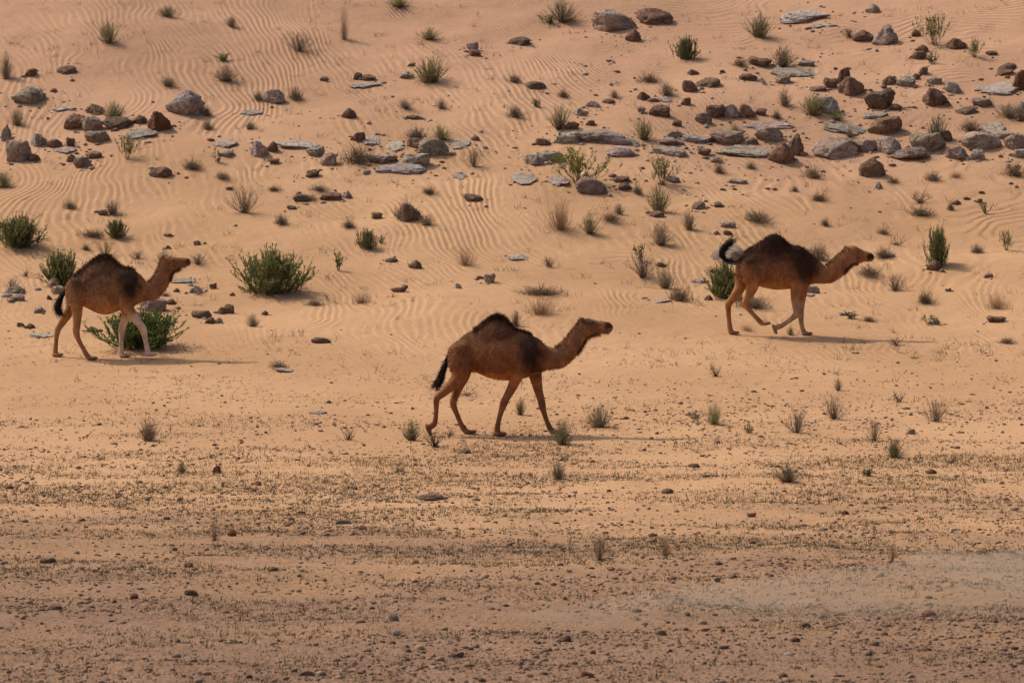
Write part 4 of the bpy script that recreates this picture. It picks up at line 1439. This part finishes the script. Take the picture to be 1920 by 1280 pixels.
    PX = co[:, 0] * pm + gx; PZ = gy - co[:, 2] * pm
    wgt = (1 - sstep(S['belly'] - 90, S['belly'] + 10, PZ)) * (1 - sstep(T[-1][0] - 10, T[-1][0] + 130, PX)) * 0.9
    deg = np.bincount(ed.ravel(), minlength=nv).astype(float)
    co = co.astype(float)
    mid_ = S['hump_base'] - 40
    wgt = wgt * (1 - 0.86 * sstep(mid_ - 60, mid_ + 60, PZ))
    for _ in range(34):
        acc = np.stack([np.bincount(ed[:, 0], co[ed[:, 1], c], nv) + np.bincount(ed[:, 1], co[ed[:, 0], c], nv) for c in range(3)], 1) / deg[:, None]
        co = co + (acc - co) * (wgt * 0.6)[:, None]
    co = co.astype(np.float32)
    body_me.vertices.foreach_set('co', co.ravel()); body_me.update()
    no = np.empty(nv * 3, np.float32); body_me.vertex_normals.foreach_get('vector', no); no = no.reshape(-1, 3)
    # tracing-pixel coordinates of every vertex, for the coat pattern
    PX = co[:, 0] * pm + gx; PZ = gy - co[:, 2] * pm
    wob = 46 * fbm(co[:, 0] * 7, co[:, 1] * 7, co[:, 2] * 7, seed=S['seed'], o=4)
    colr = S['coat'](PX + wob, PZ + wob, co, sstep)
    colr = colr * (1 + 0.5 * fbm(co[:, 0] * 13, co[:, 1] * 13, co[:, 2] * 9, seed=S['seed'] + 5, o=3))[:, None]
    colr = colr * (1 + 0.1 * sstep(0.03, 0.12, colr[:, :1])) * np.array([[1.06, 0.93, 0.8]])
    at = body_me.attributes.new('col', 'FLOAT_COLOR', 'POINT')
    c4 = np.ones((nv, 4), np.float32); c4[:, :3] = np.clip(colr, 0.004, 1); at.data.foreach_set('color', c4.ravel())
    body_me.materials.clear(); body_me.materials.append(M_FUR)
    body = link('body', body_me, None, root)
    rg = np.random.default_rng(S['seed'])
    def hair(name, sel, length, width, lift, back, colmul, curl=0.0, dirv=None):
        p = co[sel]; nn = no[sel]; k_ = len(sel)
        along = np.zeros((k_, 3)); along[:, 0] = -back; along[:, 2] = -(1 - back) * 0.9
        if dirv is not None: along = np.repeat(np.array(dirv, float)[None], k_, 0)
        d = along * (1 - lift) + nn * lift + rg.normal(0, 0.22, (k_, 3)); d /= np.linalg.norm(d, axis=1, keepdims=True)
        Ln = length * rg.uniform(0.5, 1.15, k_)
        sd = np.cross(d, nn + rg.normal(0, 0.2, (k_, 3))); sd /= (np.linalg.norm(sd, axis=1, keepdims=True) + 1e-9)
        sd = sd * width * 0.5
        base = p - nn * 0.006
        mid = base + d * (Ln * 0.55)[:, None]; tip = mid + (d + np.array([0, 0, -curl])) * (Ln * 0.45)[:, None]
        v = np.stack([base - sd, base + sd, mid + sd * 0.7, mid - sd * 0.7, tip], 1).reshape(-1, 3)
        b0 = (np.arange(k_) * 5)[:, None]
        q = b0 + np.array([[0, 1, 2, 3]]); t = b0 + np.array([[3, 2, 4]])
        c = np.repeat(np.clip(c4[sel, :3] * np.array(colmul) * rg.uniform(0.45, 1.75, (k_, 1)), 0.003, 1), 5, 0)
        return link(name, mesh_np(name, v, [q, t], False, c), M_HAIR, root)
    allv = np.arange(nv)
    trunkmask = (PZ < S['belly'] - 15)
    sel = rg.choice(allv[trunkmask], min(17000, trunkmask.sum()), replace=False)
    hair('coat', sel, 0.05, 0.010, 0.3, 0.4, (1.0, 0.97, 0.95))
    mk = S['hump_hair'](PX, PZ) & (no[:, 2] > -0.2)
    sel = rg.choice(allv[mk], 3800)
    hair('hump_hair', sel, 0.075, 0.008, 0.5, 0.7, (0.95, 0.9, 0.85))
    mk = S['mane'](PX, PZ) & (no @ np.array([-0.72, 0, 0.69]) > 0.6)
    sel = rg.choice(allv[mk], 900)
    hair('mane', sel, 0.062, 0.006, 0.8, 0.5, (0.6, 0.55, 0.5))
    bl = np.array(S['beard'], float); bt = np.linspace(0, len(bl) - 1, 40); bx = np.interp(bt, np.arange(len(bl)), bl[:, 0]); bz = np.interp(bt, np.arange(len(bl)), bl[:, 1])
    dist = np.min(np.hypot(PX[:, None] - bx[None], PZ[:, None] - bz[None]), 1)
    mk = (dist < S['beard_r']) & (np.abs(co[:, 1]) < 0.075)
    sel = rg.choice(allv[mk], 800)
    hair('beard', sel, 0.085, 0.008, 0.35, 0.2, (0.42, 0.38, 0.34), 0.2, (-0.25, 0, -1))
    # tail: fleshy stalk and a long black switch
    tl = np.array(S['tail'], float)
    st_ = Strands()
    q = np.array([(m(a, b)[0], 0.0, m(a, b)[1]) for a, b in tl[:, :2]])
    t = np.arange(len(q)); tt_ = np.linspace(0, len(q) - 1, 22)
    path = np.stack([np.interp(tt_, t, q[:, c]) for c in range(3)], 1)
    path[1:-1] = (path[:-2] + 2 * path[1:-1] + path[2:]) / 4
    rad = np.interp(tt_, t, tl[:, 2]) / pm
    tv, tf_ = ring_tube([(a[0], a[2], 0.0, r_ * 0.7, r_ * 0.7) for a, r_ in zip(path[::2], rad[::2])], 10)
    black = (0.016, 0.011, 0.009)
    for i in range(420):
        a = rg.integers(4, 20); off = rg.normal(0, 1, 3) * rad[a] * 0.6
        seg = path[a:min(22, a + rg.integers(5, 9))]
        if len(seg) < 3: continue
        spread = np.linspace(0, 1, len(seg))[:, None] * rg.normal(0, 0.035, 3) * (0.35 + a / 20)
        ext = seg[-1] - seg[-2]
        pp = np.concatenate([seg + off + spread, (seg[-1] + off + spread[-1] + ext * rg.uniform(0.2, 2.4) + rg.normal(0, 0.012, 3))[None]])
        st_.ribbon(pp, 0.009, 0.004, var(black, rg), var((0.03, 0.02, 0.015), rg), rg)
    sv, sf, scl = np.concatenate(st_.v), np.concatenate(st_.f), np.concatenate(st_.c)
    tcol = np.repeat(np.array([S['tail_root']]), len(tv), 0) * (1 - sstep(0.0, 0.14, np.linalg.norm(tv - path[0], axis=1)))[:, None] + np.array(black) * sstep(0.0, 0.14, np.linalg.norm(tv - path[0], axis=1))[:, None]
    me = mesh_np('tail', np.concatenate([tv, sv]), [tf_[0], tf_[1], sf + len(tv)], False, np.concatenate([tcol, scl]))
    link('tail', me, M_HAIR, root)
    X, Z = m(*S['eye'])
    v, f = ellipsoid((0, 0, 0), (0.021, 0.012, 0.016))
    eme = mesh_np('eye', v, f[0], True)
    near = (np.abs(co[:, 0] - X) < 0.03) & (np.abs(co[:, 2] - Z) < 0.03)
    yo = float(np.abs(co[near, 1]).max()) if near.any() else 0.08
    for sgn in (-1, 1):
        e = link('eye', eme, M_EYE, root); e.location = (X, sgn * (yo - 0.003), Z)
    root.rotation_euler = (0, 0, S.get('yaw', 0))
    return root

def coat_mix(base, layers):
    c = np.array(base)
    for w, colr in layers:
        c = c * (1 - w[:, None]) + np.array(colr)[None] * w[:, None]
    return c

# --- leading camel (middle of the picture)
def coatA(X, Z, co, ss):
    n = len(X)
    c = np.repeat(np.array([[0.235, 0.105, 0.05]]), n, 0)
    return coat_mix(c, [
        (ss(560, 720, Z) * (X > 180), (0.265, 0.132, 0.064)),                      # legs and belly
        (gauss_blob(X, Z, 700, 690, 230, 60), (0.36, 0.155, 0.06)),
        (ss(1060, 1160, X) * 0.9, (0.275, 0.145, 0.08)),                         # neck
        ((1 - ss(250, 470, Z)) * (X < 1060) * 0.9, (0.105, 0.049, 0.027)),        # darker back
        (gauss_blob(X, Z, 700, 130, 150, 75, 0.75), (0.045, 0.024, 0.016)),             # hump cap
        (gauss_blob(X, Z, 988, 440, 84, 190, 0.6), (0.048, 0.024, 0.015)),        # shoulder patch
        (gauss_blob(X, Z, 960, 330, 90, 80, 0.5) * 0.7, (0.07, 0.035, 0.022)),
        (gauss_blob(X, Z, 1655, 225, 40, 40), (0.07, 0.04, 0.03)),               # muzzle
        (gauss_blob(X, Z, 1450, 185, 60, 30), (0.12, 0.065, 0.04)),
        (ss(1060, 1140, Z) * 0.6, (0.20, 0.11, 0.07))])
A = dict(seed=3, k=4.5725, origin=(780, 560), ground=(640, 1166), yaw=0.0, belly=640,
    label='reddish brown dromedary camel with black shoulder patch walking past grey tufts on the plain',
    trunk=[(285, 430, 560, 0.10), (310, 395, 590, 0.19), (360, 352, 612, 0.25), (430, 322, 606, 0.25), (500, 300, 622, 0.295), (600, 290, 672, 0.37),
           (700, 280, 697, 0.385), (800, 272, 702, 0.37), (880, 268, 694, 0.34), (950, 284, 676, 0.30), (1010, 312, 655, 0.27), (1060, 360, 635, 0.225), (1110, 410, 612, 0.17), (1135, 440, 590, 0.12)],
    hump=[(380, 330, 0.10), (460, 276, 0.14), (540, 236, 0.16), (590, 192, 0.16), (640, 152, 0.16), (690, 128, 0.15), (740, 134, 0.15), (780, 166, 0.155), (815, 212, 0.15), (860, 254, 0.12), (910, 285, 0.08)],
    hump_base=480,
    neck=[(1010, 480, 150, 0.2), (1080, 500, 112, 0.17), (1150, 509, 95, 0.13), (1220, 505, 88, 0.12), (1290, 455, 84, 0.11), (1350, 385, 78, 0.10), (1398, 315, 73, 0.095), (1432, 262, 66, 0.09), (1455, 232, 56, 0.085)],
    head=[(1432, 222, 50, 0.075), (1470, 226, 56, 0.092), (1510, 232, 53, 0.09), (1555, 237, 45, 0.07), (1605, 236, 41, 0.062), (1645, 240, 38, 0.062), (1664, 247, 27, 0.05)],
    jaw=[(1438, 302, 42, 0.075), (1480, 284, 36, 0.07), (1530, 275, 25, 0.052), (1590, 278, 19, 0.042), (1652, 278, 16, 0.04)],
    ears=[(1430, 182, 0.25)], eye=(1515, 208),
    legs=[
        dict(y=-0.20, planted=False, pts=[(372, 460, 92, 0.13), (378, 560, 88, 0.13), (372, 650, 66, 0.10), (318, 728, 46), (240, 800, 33), (182, 850, 26), (176, 930, 19), (172, 1000, 17), (160, 1065, 21), (130, 1090, 24)], foot=(108, 1118, -1.15)),
        dict(y=0.19, pts=[(390, 470, 85, 0.12), (405, 580, 76, 0.11), (402, 660, 56, 0.09), (362, 760, 38), (325, 860, 29), (318, 912, 26), (345, 985, 19), (375, 1060, 18), (402, 1115, 21), (425, 1143, 22)], foot=(458, 1150)),
        dict(y=-0.20, pts=[(945, 470, 105, 0.11), (905, 570, 85, 0.11), (868, 655, 52, 0.085), (825, 755, 38), (775, 845, 30), (752, 895, 30), (728, 965, 20), (708, 1040, 18), (697, 1100, 22), (698, 1132, 23)], foot=(715, 1146)),
        dict(y=0.19, pts=[(985, 500, 95, 0.11), (1010, 600, 70, 0.1), (1028, 680, 50, 0.08), (1048, 780, 36), (1070, 860, 30), (1082, 915, 29), (1100, 985, 20), (1125, 1060, 18), (1148, 1112, 22), (1165, 1137, 22)], foot=(1192, 1148)),
    ],
    blobs=[(395, 470, 0.17, 0.10, 0.22, 0.14)],
    hump_hair=lambda X, Z: (X > 500) & (X < 1000) & (Z < np.interp(X, [500, 590, 690, 780, 860, 1000], [300, 225, 165, 205, 275, 315])),
    mane=lambda X, Z: (X > 1190) & (X < 1420) & (Z < 450),
    beard=[(1560, 306), (1510, 326), (1470, 360), (1440, 405), (1410, 450)], beard_r=26,
    tail=[(300, 418, 20), (268, 505, 17), (248, 580, 19), (222, 655, 22), (195, 715, 22), (172, 752, 10)], tail_root=(0.05, 0.028, 0.018), coat=coatA)

# --- trotting camel on the right
def coatB(X, Z, co, ss):
    n = len(X)
    c = np.repeat(np.array([[0.24, 0.115, 0.055]]), n, 0)
    return coat_mix(c, [
        (ss(430, 560, Z), (0.34, 0.18, 0.085)),
        (ss(990, 1080, X) * 0.9, (0.30, 0.165, 0.09)),
        ((1 - ss(300, 440, Z)) * (X < 1010) * 0.85, (0.095, 0.045, 0.026)),
        (gauss_blob(X, Z, 640, 160, 220, 130, 0.85), (0.055, 0.029, 0.019)),
        (gauss_blob(X, Z, 380, 285, 90, 80, 0.4) * 0.8, (0.055, 0.028, 0.018)),
        (gauss_blob(X, Z, 900, 350, 110, 180, 0.55), (0.045, 0.023, 0.015)),
        (gauss_blob(X, Z, 1500, 290, 40, 45), (0.05, 0.03, 0.022)),
        (ss(620, 760, Z) * (X > 600), (0.42, 0.29, 0.20)),
        (ss(940, 1000, Z) * 0.55, (0.18, 0.11, 0.075))])
B = dict(seed=8, k=4.8, origin=(1320, 420), ground=(590, 1010), yaw=0.0, belly=545,
    label='dark-backed camel trotting on the sand with its black tail curled up',
    trunk=[(295, 340, 470, 0.10), (318, 300, 505, 0.18), (350, 266, 530, 0.24), (400, 232, 542, 0.245), (470, 222, 552, 0.285), (560, 215, 580, 0.355),
           (650, 205, 594, 0.37), (740, 195, 587, 0.355), (810, 192, 582, 0.32), (870, 202, 584, 0.29), (925, 232, 560, 0.26), (970, 285, 542, 0.215), (1010, 335, 532, 0.17), (1040, 362, 520, 0.12)],
    hump=[(370, 238, 0.10), (430, 200, 0.14), (490, 168, 0.16), (545, 132, 0.16), (590, 98, 0.155), (640, 84, 0.15), (690, 100, 0.15), (735, 142, 0.15), (785, 182, 0.13), (830, 205, 0.09)],
    hump_base=380,
    neck=[(930, 400, 140, 0.19), (1000, 430, 105, 0.15), (1060, 452, 86, 0.125), (1120, 448, 80, 0.115), (1180, 412, 80, 0.108), (1230, 362, 76, 0.10), (1270, 318, 71, 0.095), (1300, 282, 62, 0.09)],
    head=[(1302, 252, 52, 0.08), (1340, 252, 56, 0.095), (1385, 268, 50, 0.09), (1425, 280, 42, 0.07), (1465, 288, 38, 0.062), (1495, 296, 33, 0.06), (1508, 306, 24, 0.05)],
    jaw=[(1306, 330, 44, 0.075), (1340, 320, 36, 0.07), (1385, 325, 26, 0.052), (1435, 318, 17, 0.042), (1485, 322, 13, 0.04)],
    ears=[(1296, 228, 0.3)], eye=(1385, 248),
    legs=[
        dict(y=0.19, pts=[(370, 400, 78, 0.12), (350, 500, 60, 0.11), (322, 585, 46, 0.09), (275, 655, 36), (238, 700, 29), (222, 735, 27), (224, 810, 20), (230, 885, 18), (238, 950, 21), (246, 982, 22)], foot=(270, 992)),
        dict(y=-0.20, planted=False, pts=[(405, 380, 85, 0.13), (425, 470, 78, 0.13), (432, 545, 58, 0.10), (405, 625, 40), (372, 690, 29), (368, 722, 27), (405, 775, 19), (455, 830, 17), (495, 872, 20), (515, 890, 21)], foot=(545, 896, 0.08)),
        dict(y=-0.20, planted=False, pts=[(880, 420, 98, 0.11), (845, 510, 76, 0.11), (820, 590, 48, 0.085), (815, 680, 36), (824, 760, 30), (826, 806, 29), (785, 850, 20), (735, 886, 17), (690, 916, 19), (655, 925, 21)], foot=(630, 944, -1.2)),
        dict(y=0.19, pts=[(905, 450, 88, 0.11), (897, 540, 60, 0.1), (888, 620, 44, 0.08), (879, 715, 33), (874, 780, 28), (875, 822, 27), (880, 885, 19), (890, 940, 18), (900, 975, 21), (908, 992, 21)], foot=(930, 1000)),
    ],
    blobs=[(410, 390, 0.17, 0.10, 0.22, 0.14)],
    hump_hair=lambda X, Z: (Z < 260) & (X > 350) & (X < 960),
    mane=lambda X, Z: (X > 1080) & (X < 1285) & (Z < 400),
    beard=[(1370, 362), (1330, 378), (1305, 400), (1285, 432)], beard_r=24,
    tail=[(322, 330, 16), (262, 342, 14), (195, 325, 15), (158, 282, 17), (168, 232, 20), (205, 190, 21), (245, 158, 9)], tail_root=(0.04, 0.022, 0.015), coat=coatB)

# --- camel on the left
def coatC(X, Z, co, ss):
    n = len(X)
    c = np.repeat(np.array([[0.25, 0.135, 0.068]]), n, 0)
    return coat_mix(c, [
        (ss(500, 640, Z), (0.34, 0.195, 0.10)),
        (ss(1060, 1150, X) * 0.9, (0.27, 0.145, 0.08)),
        ((1 - ss(340, 520, Z)) * (X < 1060) * 0.9, (0.115, 0.06, 0.034)),
        (gauss_blob(X, Z, 720, 150, 190, 95, 0.8), (0.065, 0.036, 0.023)),
        (gauss_blob(X, Z, 450, 360, 90, 70, 0.5) * 0.7, (0.06, 0.034, 0.022)),
        (gauss_blob(X, Z, 640, 450, 150, 60, 0.6) * 0.45, (0.10, 0.055, 0.032)),
        (gauss_blob(X, Z, 985, 430, 88, 175, 0.6), (0.045, 0.024, 0.016)),
        (gauss_blob(X, Z, 1560, 215, 30, 40), (0.10, 0.06, 0.04)),
        (ss(690, 800, Z) * (X > 780), (0.66, 0.53, 0.46)),
        (ss(1110, 1180, Z) * 0.5, (0.24, 0.17, 0.13))])
Cc = dict(seed=14, k=5.3325, origin=(60, 450), ground=(600, 1184), yaw=0.0, belly=660,
    label='big-bellied camel with pale front legs walking in front of a broad dark green bush',
    trunk=[(352, 460, 590, 0.10), (375, 425, 620, 0.19), (415, 372, 640, 0.25), (480, 325, 650, 0.25), (560, 310, 684, 0.305), (640, 300, 730, 0.385),
           (720, 285, 748, 0.40), (790, 270, 742, 0.385), (850, 262, 714, 0.35), (920, 262, 690, 0.31), (990, 274, 668, 0.28), (1045, 304, 640, 0.24), (1090, 362, 615, 0.19), (1130, 415, 606, 0.14)],
    hump=[(410, 365, 0.10), (480, 298, 0.14), (545, 254, 0.16), (585, 214, 0.165), (630, 172, 0.165), (685, 145, 0.16), (740, 136, 0.155), (800, 155, 0.155), (850, 205, 0.15), (890, 250, 0.12), (930, 280, 0.08)],
    hump_base=500,
    neck=[(1030, 480, 150, 0.2), (1095, 505, 112, 0.16), (1155, 512, 95, 0.125), (1215, 495, 92, 0.115), (1270, 440, 88, 0.108), (1308, 370, 82, 0.10), (1335, 300, 78, 0.096), (1350, 255, 68, 0.09)],
    head=[(1335, 222, 54, 0.08), (1372, 220, 58, 0.094), (1415, 224, 52, 0.088), (1460, 222, 44, 0.07), (1505, 220, 42, 0.062), (1545, 220, 38, 0.062), (1560, 226, 28, 0.05)],
    jaw=[(1362, 296, 44, 0.075), (1395, 276, 34, 0.07), (1435, 272, 26, 0.052), (1485, 262, 18, 0.042), (1530, 258, 13, 0.04)],
    ears=[(1333, 190, 0.25)], eye=(1415, 205),
    legs=[
        dict(y=-0.20, pts=[(440, 460, 88, 0.13), (448, 560, 84, 0.13), (460, 650, 62, 0.10), (464, 740, 46), (460, 840, 36), (455, 925, 30), (478, 995, 21), (515, 1065, 19), (548, 1125, 22), (570, 1158, 23)], foot=(604, 1170)),
        dict(y=0.19, pts=[(420, 500, 78, 0.12), (405, 600, 66, 0.11), (375, 690, 50, 0.09), (318, 785, 38), (268, 860, 30), (246, 905, 28), (234, 975, 21), (228, 1050, 18), (224, 1115, 22), (222, 1150, 23)], foot=(242, 1164)),
        dict(y=-0.20, planted=False, pts=[(950, 470, 105, 0.11), (945, 580, 88, 0.11), (965, 670, 58, 0.085), (1035, 770, 44), (1095, 850, 35), (1122, 900, 34), (1138, 970, 24), (1152, 1040, 20), (1162, 1095, 24), (1168, 1125, 25)], foot=(1192, 1142, 0.1)),
        dict(y=0.19, pts=[(965, 500, 95, 0.11), (955, 610, 74, 0.1), (940, 700, 52, 0.08), (918, 800, 38), (895, 865, 33), (888, 912, 32), (886, 985, 22), (884, 1060, 20), (884, 1120, 23), (892, 1148, 24)], foot=(916, 1160)),
    ],
    blobs=[(445, 470, 0.17, 0.10, 0.22, 0.14)],
    hump_hair=lambda X, Z: (X > 430) & (X < 1050) & (Z < np.interp(X, [430, 540, 600, 700, 800, 880, 1050], [380, 300, 240, 190, 200, 280, 310])),
    mane=lambda X, Z: (X > 1150) & (X < 1330) & (Z < 440),
    beard=[(1470, 290), (1435, 312), (1412, 345), (1398, 385)], beard_r=22,
    tail=[(362, 440, 22), (325, 515, 20), (295, 575, 22), (265, 635, 26), (252, 690, 24), (285, 735, 10)], tail_root=(0.05, 0.03, 0.02), coat=coatC)
for spec in (A, B, Cc):
    make_camel(spec)

# ------------------------------------------------------------------ drifting dust over the foreground track
def build_dust():
    P, _ = ground_at([960, 1300, 1700, 2050, 2700], [1165, 1150, 1130, 1110, 1085])
    path = np.array(P); n = 34
    t = np.linspace(0, 4, n)
    cx = np.interp(t, range(5), path[:, 0]); cy = np.interp(t, range(5), path[:, 1])
    rz = np.interp(t, range(5), [0.05, 0.32, 0.5, 0.65, 0.04]); ry = np.interp(t, range(5), [0.5, 1.5, 2.0, 2.2, 0.6])
    th = np.linspace(0, 2 * math.pi, 20, endpoint=False)
    R = []
    for i in range(n):
        wv = 1 + 0.22 * float(noise(np.array(i * 0.45), np.array(3.1), seed=7))
        yy = cy[i] + ry[i] * np.cos(th); zz = H(np.full(20, cx[i]), yy) + rz[i] * wv * np.maximum(np.sin(th), -0.15)
        R.append(np.stack([np.full(20, cx[i]), yy, zz], 1))
    v, f = rings(np.array(R))
    me = mesh_np('dust_cloud', v, f)
    d = NT('dust'); d.n.remove(d.b)
    vol = d.node('ShaderNodeVolumePrincipled')
    vol.inputs['Color'].default_value = (0.97, 0.78, 0.58, 1); vol.inputs['Anisotropy'].default_value = 0.1
    pos = d.n.new('ShaderNodeNewGeometry').outputs['Position']
    mp_ = d.n.new('ShaderNodeMapping'); mp_.inputs['Scale'].default_value = (0.5, 0.7, 2.0); d.l(pos, mp_.inputs['Vector'])
    nz = d.noise(1.3, 4, 0.6, mp_.outputs[0])
    d.l(d.math('MULTIPLY', d.ramp(nz, 0.34, 0.66), 0.3), vol.inputs['Density'])
    d.l(vol.outputs[0], d.out.inputs['Volume'])
    o = link('dust_cloud', me, d.m)
    tag(o, 'thin pale dust drifting low over the foreground soil', 'dust', kind='stuff')
build_dust()
